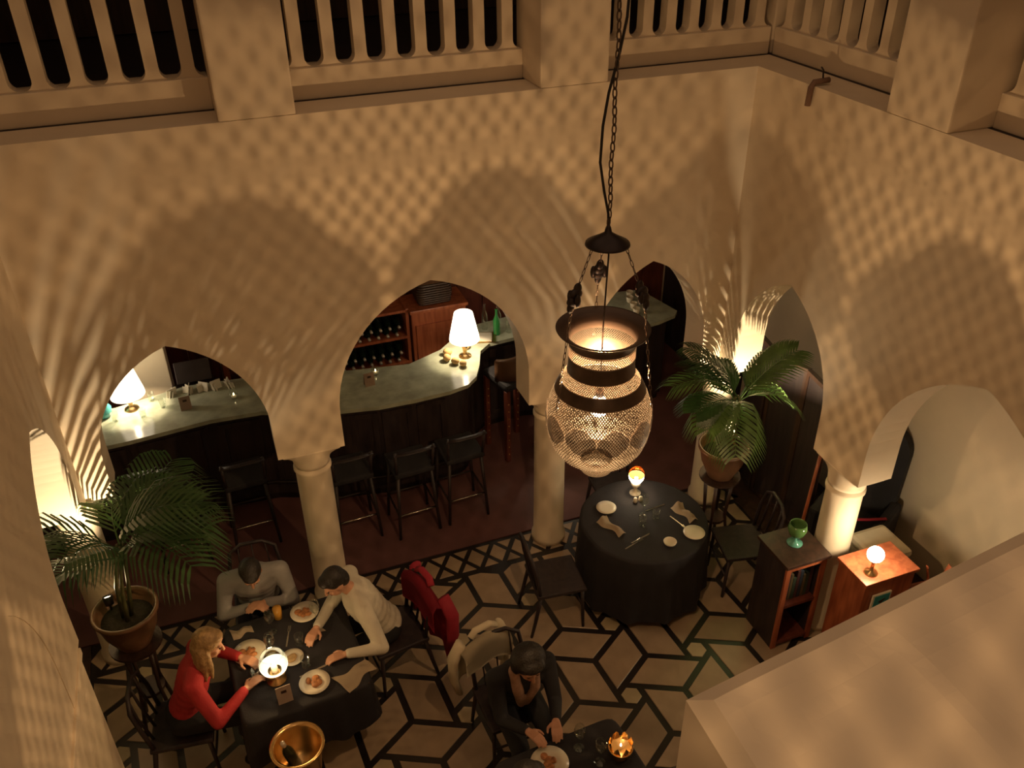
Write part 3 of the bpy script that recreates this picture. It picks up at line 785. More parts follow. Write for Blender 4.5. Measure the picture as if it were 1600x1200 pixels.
bm = B(); box(bm, -.13, .13, -.09, .09, 0, .003); box(bm, -.12, .125, -.085, .09, .003, .006); box(bm, -.125, .12, -.09, .082, .006, .010); o = obj('paper_sheaf', bm, PAPER, None, False, (2.50, 7.74, ZB + .0125)); o.rotation_euler = (0, 0, -.36)
tag(o, 'white sheaf of papers lying on the brass tray', 'papers')
for i, (xx, yy, rr) in enumerate(((2.04, 7.42, .04), (2.10, 7.33, .038), (2.08, 7.53, .042), (2.30, 7.58, .04), (2.16, 7.26, .036))):
    bm = B(); ball(bm, (0, 0, rr * .92), (rr, rr * 1.18, rr * .92), Matrix.Rotation(i * .8, 4, 'Z')); f_ = obj('lemon', bm, BREAD, None, True, (xx, yy, ZB)); tag(f_, ['yellow-brown fruit left of the bar lamp', 'yellow-brown fruit in front and left of the bar lamp', 'yellow-brown fruit furthest back left of the bar lamp', 'yellow-brown fruit behind and right of the bar lamp', 'yellow-brown fruit nearest the bar front below the lamp'][i], 'fruit', 'fruit on the bar')
lathe_thing('teal_jar', 'teal glazed jar at the left end of the bar', 'jar', (-1.22, 7.62, ZB), [(.0, 0), (.05, 0), (.075, .03), (.08, .09), (.05, .14), (.045, .17), (.055, .18), (.04, .18), (.0, .17)], TEAL)
lathe_thing('white_jug', 'white jug at the left end of the bar beside the teal jar', 'jug', (-1.30, 7.46, ZB), [(.0, 0), (.05, 0), (.07, .04), (.06, .11), (.045, .15), (.055, .18), (.05, .18), (.0, .16)], CREAM)
for i, (xx, yy) in enumerate(((-1.12, 7.50), (-.80, 7.74), (-.70, 7.58), (-.88, 7.48))):
    lathe_thing('small_glass', ['small tumbler left of the left bar lamp', 'small tumbler behind and right of the left bar lamp', 'rightmost small tumbler near the left bar lamp', 'small tumbler in front of the left bar lamp'][i], 'glass', (xx, yy, ZB), [(.0, 0), (.026, 0), (.033, .09), (.031, .09), (.024, .006), (.0, .006)], GLASS, 'tumblers on the bar', 16)
for i, (xx, yy, rr) in enumerate(((4.30, 7.62, .035), (4.33, 7.75, .035), (4.36, 7.90, .035), (4.42, 8.02, .035))):
    lathe_thing('white_cup', '%s white cup from the front on the right tip of the bar' % ORDN[i], 'cup', (xx, yy, ZB), [(.0, 0), (.024, 0), (.035, .02), (.042, .075), (.039, .075), (.032, .022), (.0, .01)], CREAM, 'cups on the bar tip', 18)

# ---------------------------------------------------------------- seating
def chair_mesh_parts(t, M_, seat_h=.45, w_=.42, d_=.42, back=.88, seat_m=None, style=0):
    """bentwood chair, sitter faces +y"""
    bm = B(); box(bm, -w_ / 2, w_ / 2, -d_ / 2, d_ / 2, seat_h - .035, seat_h, .014); obj('seat', bm, seat_m or M_, t)
    for sx in (-1, 1):
        bm = B(); tube(bm, [(sx * w_ * .44, d_ * .42, seat_h - .03), (sx * w_ * .47, d_ * .46, .0)], [.017, .013], 8); obj('leg', bm, M_, t, True)
        bm = B(); tube(bm, [(sx * w_ * .44, -d_ * .42, seat_h - .02), (sx * w_ * .47, -d_ * .52, .20), (sx * w_ * .48, -d_ * .62, .0)], [.018, .016, .013], 8); obj('leg', bm, M_, t, True)
    bm = B(); tube(bm, [(-w_ * .44, -d_ * .43, seat_h - .02), (-w_ * .47, -d_ * .52, seat_h + .22), (-w_ * .42, -d_ * .60, back - .06), (-w_ * .2, -d_ * .63, back), (w_ * .2, -d_ * .63, back), (w_ * .42, -d_ * .60, back - .06), (w_ * .47, -d_ * .52, seat_h + .22), (w_ * .44, -d_ * .43, seat_h - .02)], .016, 8); obj('back_frame', bm, M_, t, True)
    for q in (-.5, 0, .5):
        bm = B(); tube(bm, [(q * w_ * .5, -d_ * .45, seat_h), (q * w_ * .55, -d_ * .57, seat_h + .24), (q * w_ * .5, -d_ * .625, back - .01)], [.012] * 3, 6, flat=.5); obj('back_slat', bm, M_, t, True)
    bm = B(); zz = seat_h * .5; tube(bm, [(-w_ * .455, d_ * .44, zz), (w_ * .455, d_ * .44, zz)], .009, 6); obj('stretcher', bm, M_, t, True)
def chair(loc, rz, label, M_=None, group=None, **kw):
    t = thing('dining_chair', label, 'chair', loc, rz, group); chair_mesh_parts(t, M_ or BLACKWOOD, **kw); return t
# bar stools
def stool(loc, rz, label):
    t = thing('bar_stool', label, 'stool', loc, rz, 'stools along the bar')
    bm = B(); box(bm, -.19, .19, -.19, .19, .70, .76, .02); obj('seat', bm, BLACKCLOTH, t)
    for sx in (-1, 1):
        for sy in (-1, 1):
            bm = B(); tube(bm, [(sx * .16, sy * .16, .70), (sx * .20, sy * .20, 0)], [.018, .014], 8); obj('leg', bm, BLACKWOOD, t, True)
    for a_, b_ in (((-.185, .185), (.185, .185)), ((-.185, -.185), (.185, -.185)), ((-.185, -.185), (-.185, .185)), ((.185, -.185), (.185, .185))):
        bm = B(); tube(bm, [(*a_, .27), (*b_, .27)], .010, 6); obj('foot_rest', bm, STEEL if a_[1] < 0 and b_[1] < 0 else BLACKWOOD, t, True)
    for sx in (-1, 1):
        bm = B(); tube(bm, [(sx * .17, -.17, .74), (sx * .18, -.22, 1.02)], .014, 8); obj('back_post', bm, BLACKWOOD, t, True)
    bm = B(); tube(bm, [(-.19, -.215, 1.0), (-.08, -.245, 1.01), (.08, -.245, 1.01), (.19, -.215, 1.0)], .03, 8, flat=.35); obj('back_rest', bm, BLACKWOOD, t, True)
FZ = .0125
STL = ['leftmost bar stool, dark, half hidden by the palm', 'dark bar stool second from the left, left of the left pier', 'dark bar stool seen left in the middle arch', 'dark bar stool seen in the centre of the middle arch', 'dark bar stool in the right half of the middle arch']
for (xx, yy), lb_ in zip(((-.75, 6.78), (-.12, 6.82), (.80, 6.55), (1.35, 6.45), (1.85, 6.48)), STL): stool((xx, yy, FZ), .05, lb_)
# studded high chair at the bar end
t = thing('high_chair', 'brown leather high-backed bar chair with studded legs at the bar end', 'stool', (2.68, 7.26, FZ), .25)
LEATHER = mat('brown_leather', (.11, .055, .03), rough=.4, var=.2)
bm = B(); box(bm, -.22, .22, -.22, .22, .88, .96, .03); obj('seat', bm, BLACKCLOTH, t)
for sx in (-1, 1):
    for sy in (-1, 1):
        bm = B(); box(bm, sx * .19 - .025, sx * .19 + .025, sy * .19 - .025, sy * .19 + .025, 0, .88, .004); lg = obj('leg', bm, DARKRED, t)
        for q in range(8):
            bm = B(); ball(bm, (sx * .19, sy * .19 - .026, .1 + q * .09), .009, u=8, v=6); obj('stud', bm, BRASS, lg, True)
bm = B()


rows = []
for i in range(13):
    a_ = math.radians(-70 + 140 * i / 12); rr = .25
    rows.append([Vector((rr * math.sin(a_), .05 + -rr * math.cos(a_) * 1.0, .94 + z)) for z in (.0, .12, .24, .30 - .05 * abs(a_))])
inn = [[Vector((p.x * .82, .05 + (p.y - .05) * .82, p.z)) for p in r_] for r_ in rows]
vo = [[bm.verts.new(p) for p in r_] for r_ in rows]; vi = [[bm.verts.new(p) for p in r_] for r_ in inn]
for i in range(12):
    for j in range(3):
        bm.faces.new((vo[i][j], vo[i + 1][j], vo[i + 1][j + 1], vo[i][j + 1])); bm.faces.new((vi[i][j], vi[i][j + 1], vi[i + 1][j + 1], vi[i + 1][j]))
    bm.faces.new((vo[i][3], vo[i + 1][3], vi[i + 1][3], vi[i][3])); bm.faces.new((vo[i][0], vi[i][0], vi[i + 1][0], vo[i + 1][0]))
for i in (0, 12):
    for j in range(3): bm.faces.new((vo[i][j], vo[i][j + 1], vi[i][j + 1], vi[i][j]))
obj('backrest', bm, LEATHER, t, True)

# ---------------------------------------------------------------- palms in the far corners
def frond_bm(L=.8, droop=.55, nl=22, ll=.30, wl=.017, curl=.6):
    """one arching frond along +x: rib with paired narrow leaflets"""
    bm = B(); pts = []
    for i in range(13):
        s = i / 12; pts.append(Vector((L * (s - .12 * s * s * droop), 0, L * (.62 * s - droop * s * s))))
    tube(bm, pts, [.007 * (1 - .75 * i / 12) for i in range(13)], 5)
    for i in range(nl):
        s = .18 + .82 * i / (nl - 1); k = s * 12; i0 = min(11, int(k)); p = pts[i0].lerp(pts[i0 + 1], k - i0); tg = (pts[i0 + 1] - pts[i0]).normalized()
        ln = ll * (math.sin(PI * (.12 + .80 * s)) * .75 + .3)
        for sd in (-1, 1):
            d = (tg * .75 + Vector((0, sd * .8, .18))).normalized(); wv = tg.cross(d).cross(d).normalized() * wl
            q = [p, p + d * ln * .35, p + d * ln * .72 + Vector((0, 0, -.10 * ln)), p + d * ln + Vector((0, 0, -.30 * ln * (1 + curl)))]
            ws = [.35, 1, .75, .04]
            va = [bm.verts.new(a + wv * ww) for a, ww in zip(q, ws)]; vb = [bm.verts.new(a - wv * ww) for a, ww in zip(q, ws)]
            for e in range(3): bm.faces.new((va[e], va[e + 1], vb[e + 1], vb[e]))
    return bm
def palm(loc, label, seed, az, L, crown, lean=(0, 0), nl=16, ll=.42):
    rnd = random.Random(seed)
    t = thing('potted_palm', label, 'potted plant', loc)
    bm = B(); lathe(bm, [(.0, 0), (.11, 0), (.12, .02), (.18, .16), (.205, .29), (.222, .30), (.222, .325), (.205, .33), (.195, .30), (.17, .22), (.0, .20)], 32, (0, 0, 0)); obj('pot', bm, TERRA, t, True)
    bm = B(); lathe(bm, [(.0, .235), (.09, .245), (.181, .235), (.179, .20), (.0, .20)], 24); obj('soil', bm, SOIL, t, True)
    for q in range(3):
        bm = B(); a = q * 2.1 + seed; tube(bm, [(.03 * math.cos(a), .03 * math.sin(a), .22), (.045 * math.cos(a) + lean[0] * .3, .045 * math.sin(a) + lean[1] * .3, .22 + crown * .5), (.02 * math.cos(a) + lean[0], .02 * math.sin(a) + lean[1], .30 + crown)], [.017, .013, .011], 8); obj('stem', bm, STEM, t, True)
    for i, dg in enumerate(az):
        a = math.radians(dg + rnd.uniform(-6, 6)); up_ = rnd.uniform(-.05, .75)
        Lf = L * rnd.uniform(.75, 1.1)
        bm = frond_bm(Lf, rnd.uniform(.40, .9), nl, L * rnd.uniform(ll * .85, ll * 1.1), .011, rnd.uniform(.3, 1.0))
        o = obj('frond', bm, LEAF if rnd.random() < .7 else LEAF2, t)
        o.location = (lean[0], lean[1], .28 + crown - .10 * rnd.random()); o.rotation_euler = (rnd.uniform(-.3, .3), -up_, a)
    return t
def plant_stand(loc, label, h, r=.17):
    t = thing('plant_stand', label, 'plant stand', loc)
    bm = B(); lathe(bm, [(.0, h - .03), (r, h - .03), (r + .01, h - .02), (r + .01, h), (.0, h)], 28); obj('top', bm, DARKWOOD, t)
    for q in range(4):
        a = PI / 4 + q * PI / 2; bm = B(); tube(bm, [(r * .7 * math.cos(a), r * .7 * math.sin(a), h - .03), (r * .55 * math.cos(a), r * .55 * math.sin(a), h * .5), (r * .95 * math.cos(a), r * .95 * math.sin(a), 0)], [.018, .014, .016], 8); obj('leg', bm, DARKWOOD, t, True)
    bm = B(); lathe(bm, [(.0, h * .42), (r * .58, h * .42), (r * .58, h * .45), (.0, h * .45)], 20); obj('shelf', bm, DARKWOOD, t)
def uplight(loc, aim, label, W, ang):
    t = thing('uplight', label, 'uplight', loc)
    d = (Vector(aim) - Vector(loc)).normalized(); q = d.to_track_quat('Z', 'Y').to_matrix().to_4x4()
    bm = B(); lathe(bm, [(.0, -.01), (.028, -.01), (.03, .0), (.034, .055), (.031, .055), (.027, .02), (.0, .012)], 20); bmesh.ops.transform(bm, matrix=q, verts=bm.verts[:]); obj('housing', bm, DARKMETAL, t, True)
    bm = B(); lathe(bm, [(.0, .04), (.027, .04), (.027, .043), (.0, .046)], 20); bmesh.ops.transform(bm, matrix=q, verts=bm.verts[:]); obj('lens', bm, GLOBE, t, True)
    bm = B(); tube(bm, [(0, 0, -.01), (0, 0, -.06)], .007, 8); obj('spike', bm, DARKMETAL, t, True)
    l = light('uplight_bulb', 'SPOT', d * .062, W, WARMW, .012, t, spot_size=ang, spot_blend=.5)
    l.rotation_euler = (-d).to_track_quat('Z', 'Y').to_euler()
    return t
PZ = .86
plant_stand((3.84, 5.10, .008), 'dark round plant stand under the palm in the far right corner', PZ)
palm((3.84, 5.10, PZ + .008), 'palm in a brown pot before the far right corner column', 3, (95, 118, 140, 165, 188, 212, 232, 342, 357, 10), .62, .52, (.05, -.02), 20, .46)
plant_stand((-1.04, 4.96, .008), 'dark round plant stand under the palm in the far left corner', PZ)
palm((-1.04, 4.96, PZ + .008), 'dark palm in a brown pot before the far left corner column', 11, (182, 208, 232, 312, 330, 346, 2, 18, 36, 54, 74, 92), .72, .58, (.10, .0), 15, .55)
uplight((3.95, 5.05, PZ + .36), (4.12, 5.46, 2.25), 'small bright uplight stuck in the pot of the right palm', UP_W * 1.3, 2.5)
uplight((-1.13, 5.02, PZ + .36), (-1.20, 5.46, 2.2), 'small bright uplight stuck in the pot of the left palm', UP_W * .9, 2.4)

# ---------------------------------------------------------------- tables
def cloth_bm(edge, z, drop, folds=11, amp=.035, n=120, flare=.05, seed=0):
    bm = B(); rings = []
    spec = [(.0, 0, 0)] + [(.35, 0, 0), (.7, 0, 0), (.95, 0, 0), (.992, -.003, 0), (1.006, -.02, .1)] + [(1.01 + flare * k, -drop * k, k) for k in (.15, .35, .6, .8, 1)]
    c = bm.verts.new((0, 0, z))
    for s, dz, k in spec[1:]:
        ring = []
        for i in range(n):
            a = 2 * PI * i / n; ex, ey = edge(a)
            wv = 1 + amp * k * (math.sin(folds * a + seed) + .5 * math.sin((folds * 2 + 1) * a + 2 * seed))
            ring.append(bm.verts.new((ex * s * wv, ey * s * wv, z + dz + (.012 * math.sin(3 * a + seed) if dz < -.1 else 0) * k)))
        rings.append(ring)
    for i in range(n): bm.faces.new((c, rings[0][i], rings[0][(i + 1) % n]))
    for A, C in zip(rings, rings[1:]):
        for i in range(n): bm.faces.new((A[i], A[(i + 1) % n], C[(i + 1) % n], C[i]))
    return bm
def circ(r): return lambda a: (r * math.cos(a), r * math.sin(a))
def sq(hx, hy):
    def e(a):
        c_, s_ = math.cos(a), math.sin(a); k = (abs(c_) ** 14 + abs(s_) ** 14) ** (-1 / 14); return (hx * c_ * k, hy * s_ * k)
    return e
def table(loc, rz, label, clabel, round_, hx, hy, drop, seed):
    t = thing('dining_table', label, 'table', loc, rz)
    bm = B()
    if round_: lathe(bm, [(.0, .715), (hx - .02, .715), (hx - .02, .742), (.0, .742)], 40)
    else: box(bm, -hx + .02, hx - .02, -hy + .02, hy - .02, .715, .742, .004)
    obj('table_top', bm, DARKWOOD, t)
    bm = B(); lathe(bm, [(.0, 0), (.22, 0), (.22, .02), (.05, .05), (.04, .10), (.04, .715)], 24); obj('pedestal', bm, DARKMETAL, t, True)
    c = obj('tablecloth', cloth_bm(circ(hx) if round_ else sq(hx, hy), .746, drop, seed=seed), BLACKCLOTH, None, True, loc); c.rotation_euler = (0, 0, rz)
    tag(c, clabel, 'tablecloth')
G0 = .008
table((3.0, 4.93, G0), 0, 'round table laid for dinner below the lantern', 'long black cloth on the round table laid for dinner', True, .54, .54, .66, 1)
table((.0, 4.53, G0), .06, 'square table of the three diners in the lower left', 'black cloth on the square table of the three diners', False, .44, .47, .40, 2)
table((1.48, 2.82, G0), .06, 'square table at the bottom edge of the view', 'black cloth on the square table at the bottom edge of the view', False, .44, .42, .40, 3)
ZT = .754 + .0012
PLATE = [(.0, .0), (.055, .0), (.06, .004), (.105, .016), (.106, .019), (.06, .008), (.0, .006)]
def plate(loc, label, food=None, k=1.0):
    t = thing('plate', label, 'plate', loc)
    bm = B(); lathe(bm, [(r * k, z) for r, z in PLATE], 32); obj('dish', bm, CREAM, t, True)
    if food:
        rnd = random.Random(len(label)); bm = B()
        for q in range(9):
            a = rnd.uniform(0, 6.28); r_ = rnd.uniform(0, .05) * k; ball(bm, (r_ * math.cos(a), r_ * math.sin(a), .016), (rnd.uniform(.016, .03), rnd.uniform(.016, .03), rnd.uniform(.008, .016)), u=10, v=7)
        obj('food', bm, food, t, True)
    return t
def glass_thing(loc, label, kind=0):
    if kind == 0: prof = [(.0, 0), (.034, 0), (.035, .003), (.006, .008), (.005, .09), (.02, .105), (.036, .14), (.038, .17), (.032, .21), (.0305, .21), (.036, .17), (.034, .142), (.018, .11), (.0, .103)]
    else: prof = [(.0, 0), (.03, 0), (.034, .09), (.0325, .09), (.0285, .006), (.0, .006)]
    return lathe_thing('wine_glass' if kind == 0 else 'tumbler', label, 'glass', loc, prof, GLASS, None, 20)
def napkin(loc, rz, label, L=.20, W=.09, hump=.03, cat='napkin'):
    bm = B(); nx, ny = 18, 9; V = []
    for i in range(nx + 1):
        r_ = []
        for j in range(ny + 1):
            u, v = i / nx - .5, j / ny - .5
            ww = W * (1 - .35 * math.sin(3 * u + 1)) ; r_.append(bm.verts.new((u * L, v * ww + .012 * math.sin(9 * u), .004 + hump * (.5 + .5 * math.cos(2 * PI * v)) * (.7 + .3 * math.sin(11 * u + 5 * v)))))
        V.append(r_)
    for i in range(nx):
        for j in range(ny): bm.faces.new((V[i][j], V[i + 1][j], V[i + 1][j + 1], V[i][j + 1]))
    ex = bmesh.ops.solidify(bm, geom=bm.faces[:], thickness=.003)
    o = obj('napkin', bm, NAPKIN, None, True, loc); o.rotation_euler = (0, 0, rz); return tag(o, label, cat)
def knife(loc, rz, label, fork=False):
    t = thing('fork' if fork else 'knife', label, 'cutlery', loc, rz)
    bm = B(); box(bm, -.10, .0, -.006, .006, 0, .004, .0015); obj('handle', bm, STEEL, t)
    bm = B()
    if fork:
        box(bm, .0, .055, -.004, .004, .001, .003); 
        for q in (-.009, -.003, .003, .009): box(bm, .05, .10, q - .0012, q + .0012, .001, .003)
        box(bm, .045, .052, -.010, .010, .001, .003)
    else: prism(bm, [(.0, -.006), (.085, -.009), (.105, .0), (.10, .007), (.0, .006)], .001, .003)
    obj('tines' if fork else 'blade', bm, STEEL, t); return t
# round table
plate((2.76, 5.16, ZT), 'white side plate nearest the column on the round table', k=.82)
plate((3.30, 4.61, ZT), 'cream side plate at the right front edge of the round table', k=.85)
lathe_thing('small_bowl', 'small cream bowl at the front of the round table', 'bowl', (3.05, 4.57, ZT), [(.0, 0), (.03, 0), (.05, .02), (.055, .035), (.051, .035), (.044, .018), (.0, .01)], CREAM)
napkin((2.70, 4.93, ZT), -1.2, 'folded cream napkin at the left place of the round table', .26, .11)
napkin((3.36, 4.86, ZT), -1.35, 'crumpled cream napkin at the right place of the round table', .24, .12, .045)
knife((2.86, 4.72, ZT), .25, 'knife lying at the left front of the round table')
knife((3.16, 5.02, ZT), .1, 'knife lying at the rear of the round table')
knife((2.78, 4.68, ZT), .3, 'fork beside the left napkin on the round table', True)
knife((3.25, 4.78, ZT), -1.3, 'fork beside the right napkin on the round table', True)
glass_thing((3.02, 4.98, ZT), 'wine glass in the middle of the round table')
glass_thing((2.95, 4.86, ZT), 'small tumbler in the middle of the round table', 1)
glass_thing((3.10, 4.90, ZT), 'second tumbler right of the middle of the round table', 1)
def candle_lamp(loc, label, W, big=1.0):
    t = thing('candle_lamp', label, 'lamp', loc)
    k = big
    bm = B(); lathe(bm, [(.0, 0), (.045 * k, 0), (.045 * k, .008), (.02, .02), (.016, .05), (.03 * k, .075), (.05 * k, .085), (.0, .088)], 24); obj('base', bm, BRASS, t, True)
    bm = B(); lathe(bm, [(.03 * k, .088), (.058 * k, .12), (.066 * k, .17), (.058 * k, .22), (.05 * k, .25), (.048 * k, .25), (.056 * k, .22), (.064 * k, .17), (.056 * k, .12), (.028 * k, .09)], 28, cap=False); obj('glass_chimney', bm, GLASS, t, True)
    bm = B(); lathe(bm, [(.034 * k, .094), (.058 * k, .12), (.064 * k, .145), (.063 * k, .146), (.056 * k, .122), (.032 * k, .096)], 28, cap=False); obj('frosted_bowl', bm, CUP, t, True)
    bm = B(); lathe(bm, [(.0, .088), (.022, .088), (.022, .15), (.0, .148)], 16); obj('candle', bm, CREAM, t, True)
    bm = B(); lathe(bm, [(.0, .150), (.011, .165), (.009, .185), (.0, .215)], 12); obj('flame', bm, FLAME, t, True)
    light('candle_light', 'POINT', (0, 0, .225), W, (1, .62, .28), .012, t); return t
def shade_lamp(loc, label, W):
    t = thing('shaded_candle', label, 'lamp', loc)
    bm = B(); lathe(bm, [(.0, 0), (.05, 0), (.05, .008), (.018, .02), (.014, .06), (.03, .08), (.042, .10), (.038, .13), (.0, .135)], 24); obj('base', bm, CREAM, t, True)
    bm = B(); lathe(bm, [(.045, .135), (.064, .17), (.068, .20), (.066, .20), (.062, .17), (.043, .137)], 28, cap=False); obj('lit_cup', bm, GLOBE, t, True)
    bm = B(); lathe(bm, [(.068, .20), (.066, .235), (.052, .265), (.0, .275)], 28); obj('amber_dome', bm, glass('amber_glass', (.75, .42, .2), clear=.5), t, True)
    light('candle_light', 'POINT', (0, 0, .19), W, (1, .66, .34), .02, t); return t
shade_lamp((3.09, 5.26, ZT), 'glowing white cup lamp with an amber dome at the rear of the round table', CANDLE_W * 1.3)
for q, lb_ in ((-.025, 'left one of two small white shakers before the glowing cup lamp'), (.025, 'right one of two small white shakers before the glowing cup lamp')):
    lathe_thing('salt_shaker', lb_, 'shaker', (3.06 + q, 5.15, ZT), [(.0, 0), (.018, 0), (.02, .02), (.014, .045), (.0, .052)], CREAM, 'shakers on the round table', 14)
# square table of the three diners
candle_lamp((-.15, 4.36, ZT), 'lit candle in a glass chimney on the diners\u2019 square table', CANDLE_W * 1.5, 1.5)
plate((.09, 4.23, ZT), 'plate of baked food at the front of the square table', FOOD, 1.0)
plate((.13, 4.90, ZT), 'plate of food before the man in white', FOOD, 1.0)
plate((-.30, 4.66, ZT), 'plate of food before the blonde woman', FOOD, 1.1)
plate((-.02, 4.50, ZT), 'small plate behind the candle on the square table', BREAD, .75)
napkin((.37, 4.20, ZT), .5, 'cream napkin under the arm of the man in white', .26, .17, .02)
napkin((-.33, 4.88, ZT), .2, 'pale folded napkin at the rear left of the square table', .15, .10, .02)
napkin((.18, 4.66, ZT), .7, 'pale napkin in the middle right of the square table', .12, .06, .012)
for i, (xx, yy, kd, lb_) in enumerate(((-.15, 4.58, 0, 'wine glass left of the candle on the square table'), (-.12, 4.80, 0, 'wine glass before the man in grey'), (.05, 4.62, 1, 'tumbler in the middle of the square table'), (-.28, 4.42, 1, 'tumbler beside the woman\u2019s hands'), (.06, 4.40, 1, 'tumbler right of the candle on the square table'), (.20, 4.78, 0, 'wine glass beside the plate of the man in white'))):
    glass_thing((xx, yy, ZT), lb_, kd)
knife((.10, 4.40 - .06, ZT), .2, 'knife behind the front plate of the square table'); knife((-.02, 4.72, ZT), 1.3, 'fork in the middle of the square table', True)
bm = B(); lathe(bm, [(.0, 0), (.03, 0), (.033, .10), (.0, .105)], 16); tag(obj('beer_glass', bm, mat('amber_beer', (.60, .30, .05), rough=.15, var=.05), None, True, (-.06, 4.93, ZT)), 'glass of amber beer before the man in grey', 'glass')
tent_card((-.12, 4.17, ZT), .1, 'small brown card standing in front of the candle on the square table')
# bottom table
plate((1.36, 3.08, ZT), 'plate of red-brown food before the man in the dark jacket', FOOD, 1.15)
plate((1.46, 2.86, ZT), 'cream plate at the bottom edge of the view', None, 1.1)
napkin((1.16, 3.0, ZT), 1.3, 'cream napkin left of the plate of red-brown food', .22, .08, .02)
glass_thing((1.58, 3.12, ZT), 'wine glass right of the plate of red-brown food')
glass_thing((1.66, 2.98, ZT), 'second wine glass nearer the golden bowl')
t = thing('golden_lotus_bowl', 'golden lotus-shaped candle bowl on the bottom table', 'candle bowl', (1.80, 2.98, ZT))
bm = B(); lathe(bm, [(.0, 0), (.05, 0), (.055, .01), (.03, .025), (.035, .04), (.075, .07), (.08, .09), (.07, .085), (.0, .05)], 28); obj('bowl', bm, GOLD, t, True)
for q in range(8):
    a = q * PI / 4; bm = B()
    V = [bm.verts.new(p) for p in ((.06, -.026, .075), (.06, .026, .075), (.075, .02, .12), (.068, 0, .15), (.075, -.02, .12))]; bm.faces.new(V)
    bmesh.ops.solidify(bm, geom=bm.faces[:], thickness=.004); bmesh.ops.rotate(bm, cent=(0, 0, 0), matrix=Matrix.Rotation(a, 3, 'Z'), verts=bm.verts[:]); obj('petal', bm, GOLD, t)
bm = B(); lathe(bm, [(.0, .09), (.006, .098), (.004, .11), (.0, .122)], 10); obj('flame', bm, FLAME, t, True)
light('candle_light', 'POINT', (0, 0, .16), CANDLE_W * .25, (1, .6, .26), .01, t)
# wine cooler on its stand
t = thing('wine_cooler', 'brass wine cooler on a stand in front of the square table', 'wine cooler', (-.10, 3.78, G0))
bm = B(); lathe(bm, [(.0, .50), (.11, .50), (.13, .53), (.155, .74), (.175, .75), (.175, .765), (.16, .765), (.145, .75), (.12, .55), (.0, .53)], 36); obj('bucket', bm, GOLD, t, True)
bm = B(); lathe(bm, [(.0, 0), (.14, 0), (.14, .015), (.03, .03), (.02, .06), (.02, .48), (.06, .50), (.0, .501)], 24); obj('stand', bm, DARKMETAL, t, True)
o = put_bottle((-.13, 3.80, G0 + .545), (.12, -.18, 0), 'dark wine bottle standing in the brass cooler', None)

# chairs without a sitter
chair((2.16, 4.86, G0), -PI / 2 - .1, 'dark bentwood chair left of the round table')
chair((3.84, 4.66, G0), 1.35, 'dark bentwood chair right of the round table')
chair((3.16, 5.74, FZ - .004), PI - .1, 'dark bentwood chair behind the round table', back=.84)
chair((2.22, 2.75, G0), 1.5, 'dark bentwood chair at the right side of the bottom table')

# ---------------------------------------------------------------- people
def cone_cap(bm, a, b, ra, rb, n=12):
    """tapered capsule from a to b"""
    a, b = Vector(a), Vector(b); d = b - a
    ball(bm, a, ra, u=n, v=8); ball(bm, b, rb, u=n, v=8)
    if d.length > 1e-4:
        M = Matrix.Translation((a + b) / 2) @ d.to_track_quat('Z', 'Y').to_matrix().to_4x4()
        bmesh.ops.create_cone(bm, cap_ends=True, segments=n, radius1=ra, radius2=rb, depth=d.length, matrix=M)
def blob(name, bm, M_, parent, voxel=.010, smooth=4):
    o = obj(name, bm, M_, parent, True)
    r = o.modifiers.new('skin', 'REMESH'); r.mode = 'VOXEL'; r.voxel_size = voxel; r.use_smooth_shade = True
    if smooth:
        k = o.modifiers.new('soft', 'SMOOTH'); k.factor = .5; k.iterations = smooth
    return o
def ik(S_, H_, l1, l2, pole):
    S_, H_ = Vector(S_), Vector(H_); d = H_ - S_; L = min(d.length, (l1 + l2) * .995); dn = d.normalized()
    a = (l1 * l1 - l2 * l2 + L * L) / (2 * L); h = math.sqrt(max(0, l1 * l1 - a * a))
    p = Vector(pole); p = (p - dn * p.dot(dn)).normalized()
    return S_ + dn * a + p * h
def hand(bm, wrist, d, palm_n, side, curl=.5, k=1.0):
    """palm and five separate bent fingers; d = direction of the hand, palm_n = direction the palm faces"""
    w_ = Vector(wrist); d = Vector(d).normalized(); n = Vector(palm_n); n = (n - d * n.dot(d)).normalized(); s = d.cross(n) * side
    for q in (-.026, -.009, .009, .026): cone_cap(bm, w_ + d * .01 + s * q * .6, w_ + d * .085 * k + s * q, .013 * k, .0115 * k, 8)
    for q, L in ((-.029, .062), (-.0095, .078), (.0095, .085), (.029, .074)):
        p0 = w_ + d * .085 * k + s * q; a1 = curl * .6
        p1 = p0 + (d * math.cos(a1) + n * math.sin(a1)) * L * .5 * k; a2 = curl * 1.7
        p2 = p1 + (d * math.cos(a2) + n * math.sin(a2)) * L * .5 * k
        cone_cap(bm, p0, p1, .0098 * k, .0088 * k, 8); cone_cap(bm, p1, p2, .0088 * k, .0072 * k, 8)
    t0 = w_ + d * .028 * k + s * .030; t1 = t0 + (d * .75 + s * .75 + n * .25).normalized() * .038 * k; t2 = t1 + (d * .9 + s * .15 + n * .5).normalized() * .032 * k
    cone_cap(bm, t0, t1, .0125 * k, .0105 * k, 8); cone_cap(bm, t1, t2, .0105 * k, .0085 * k, 8)
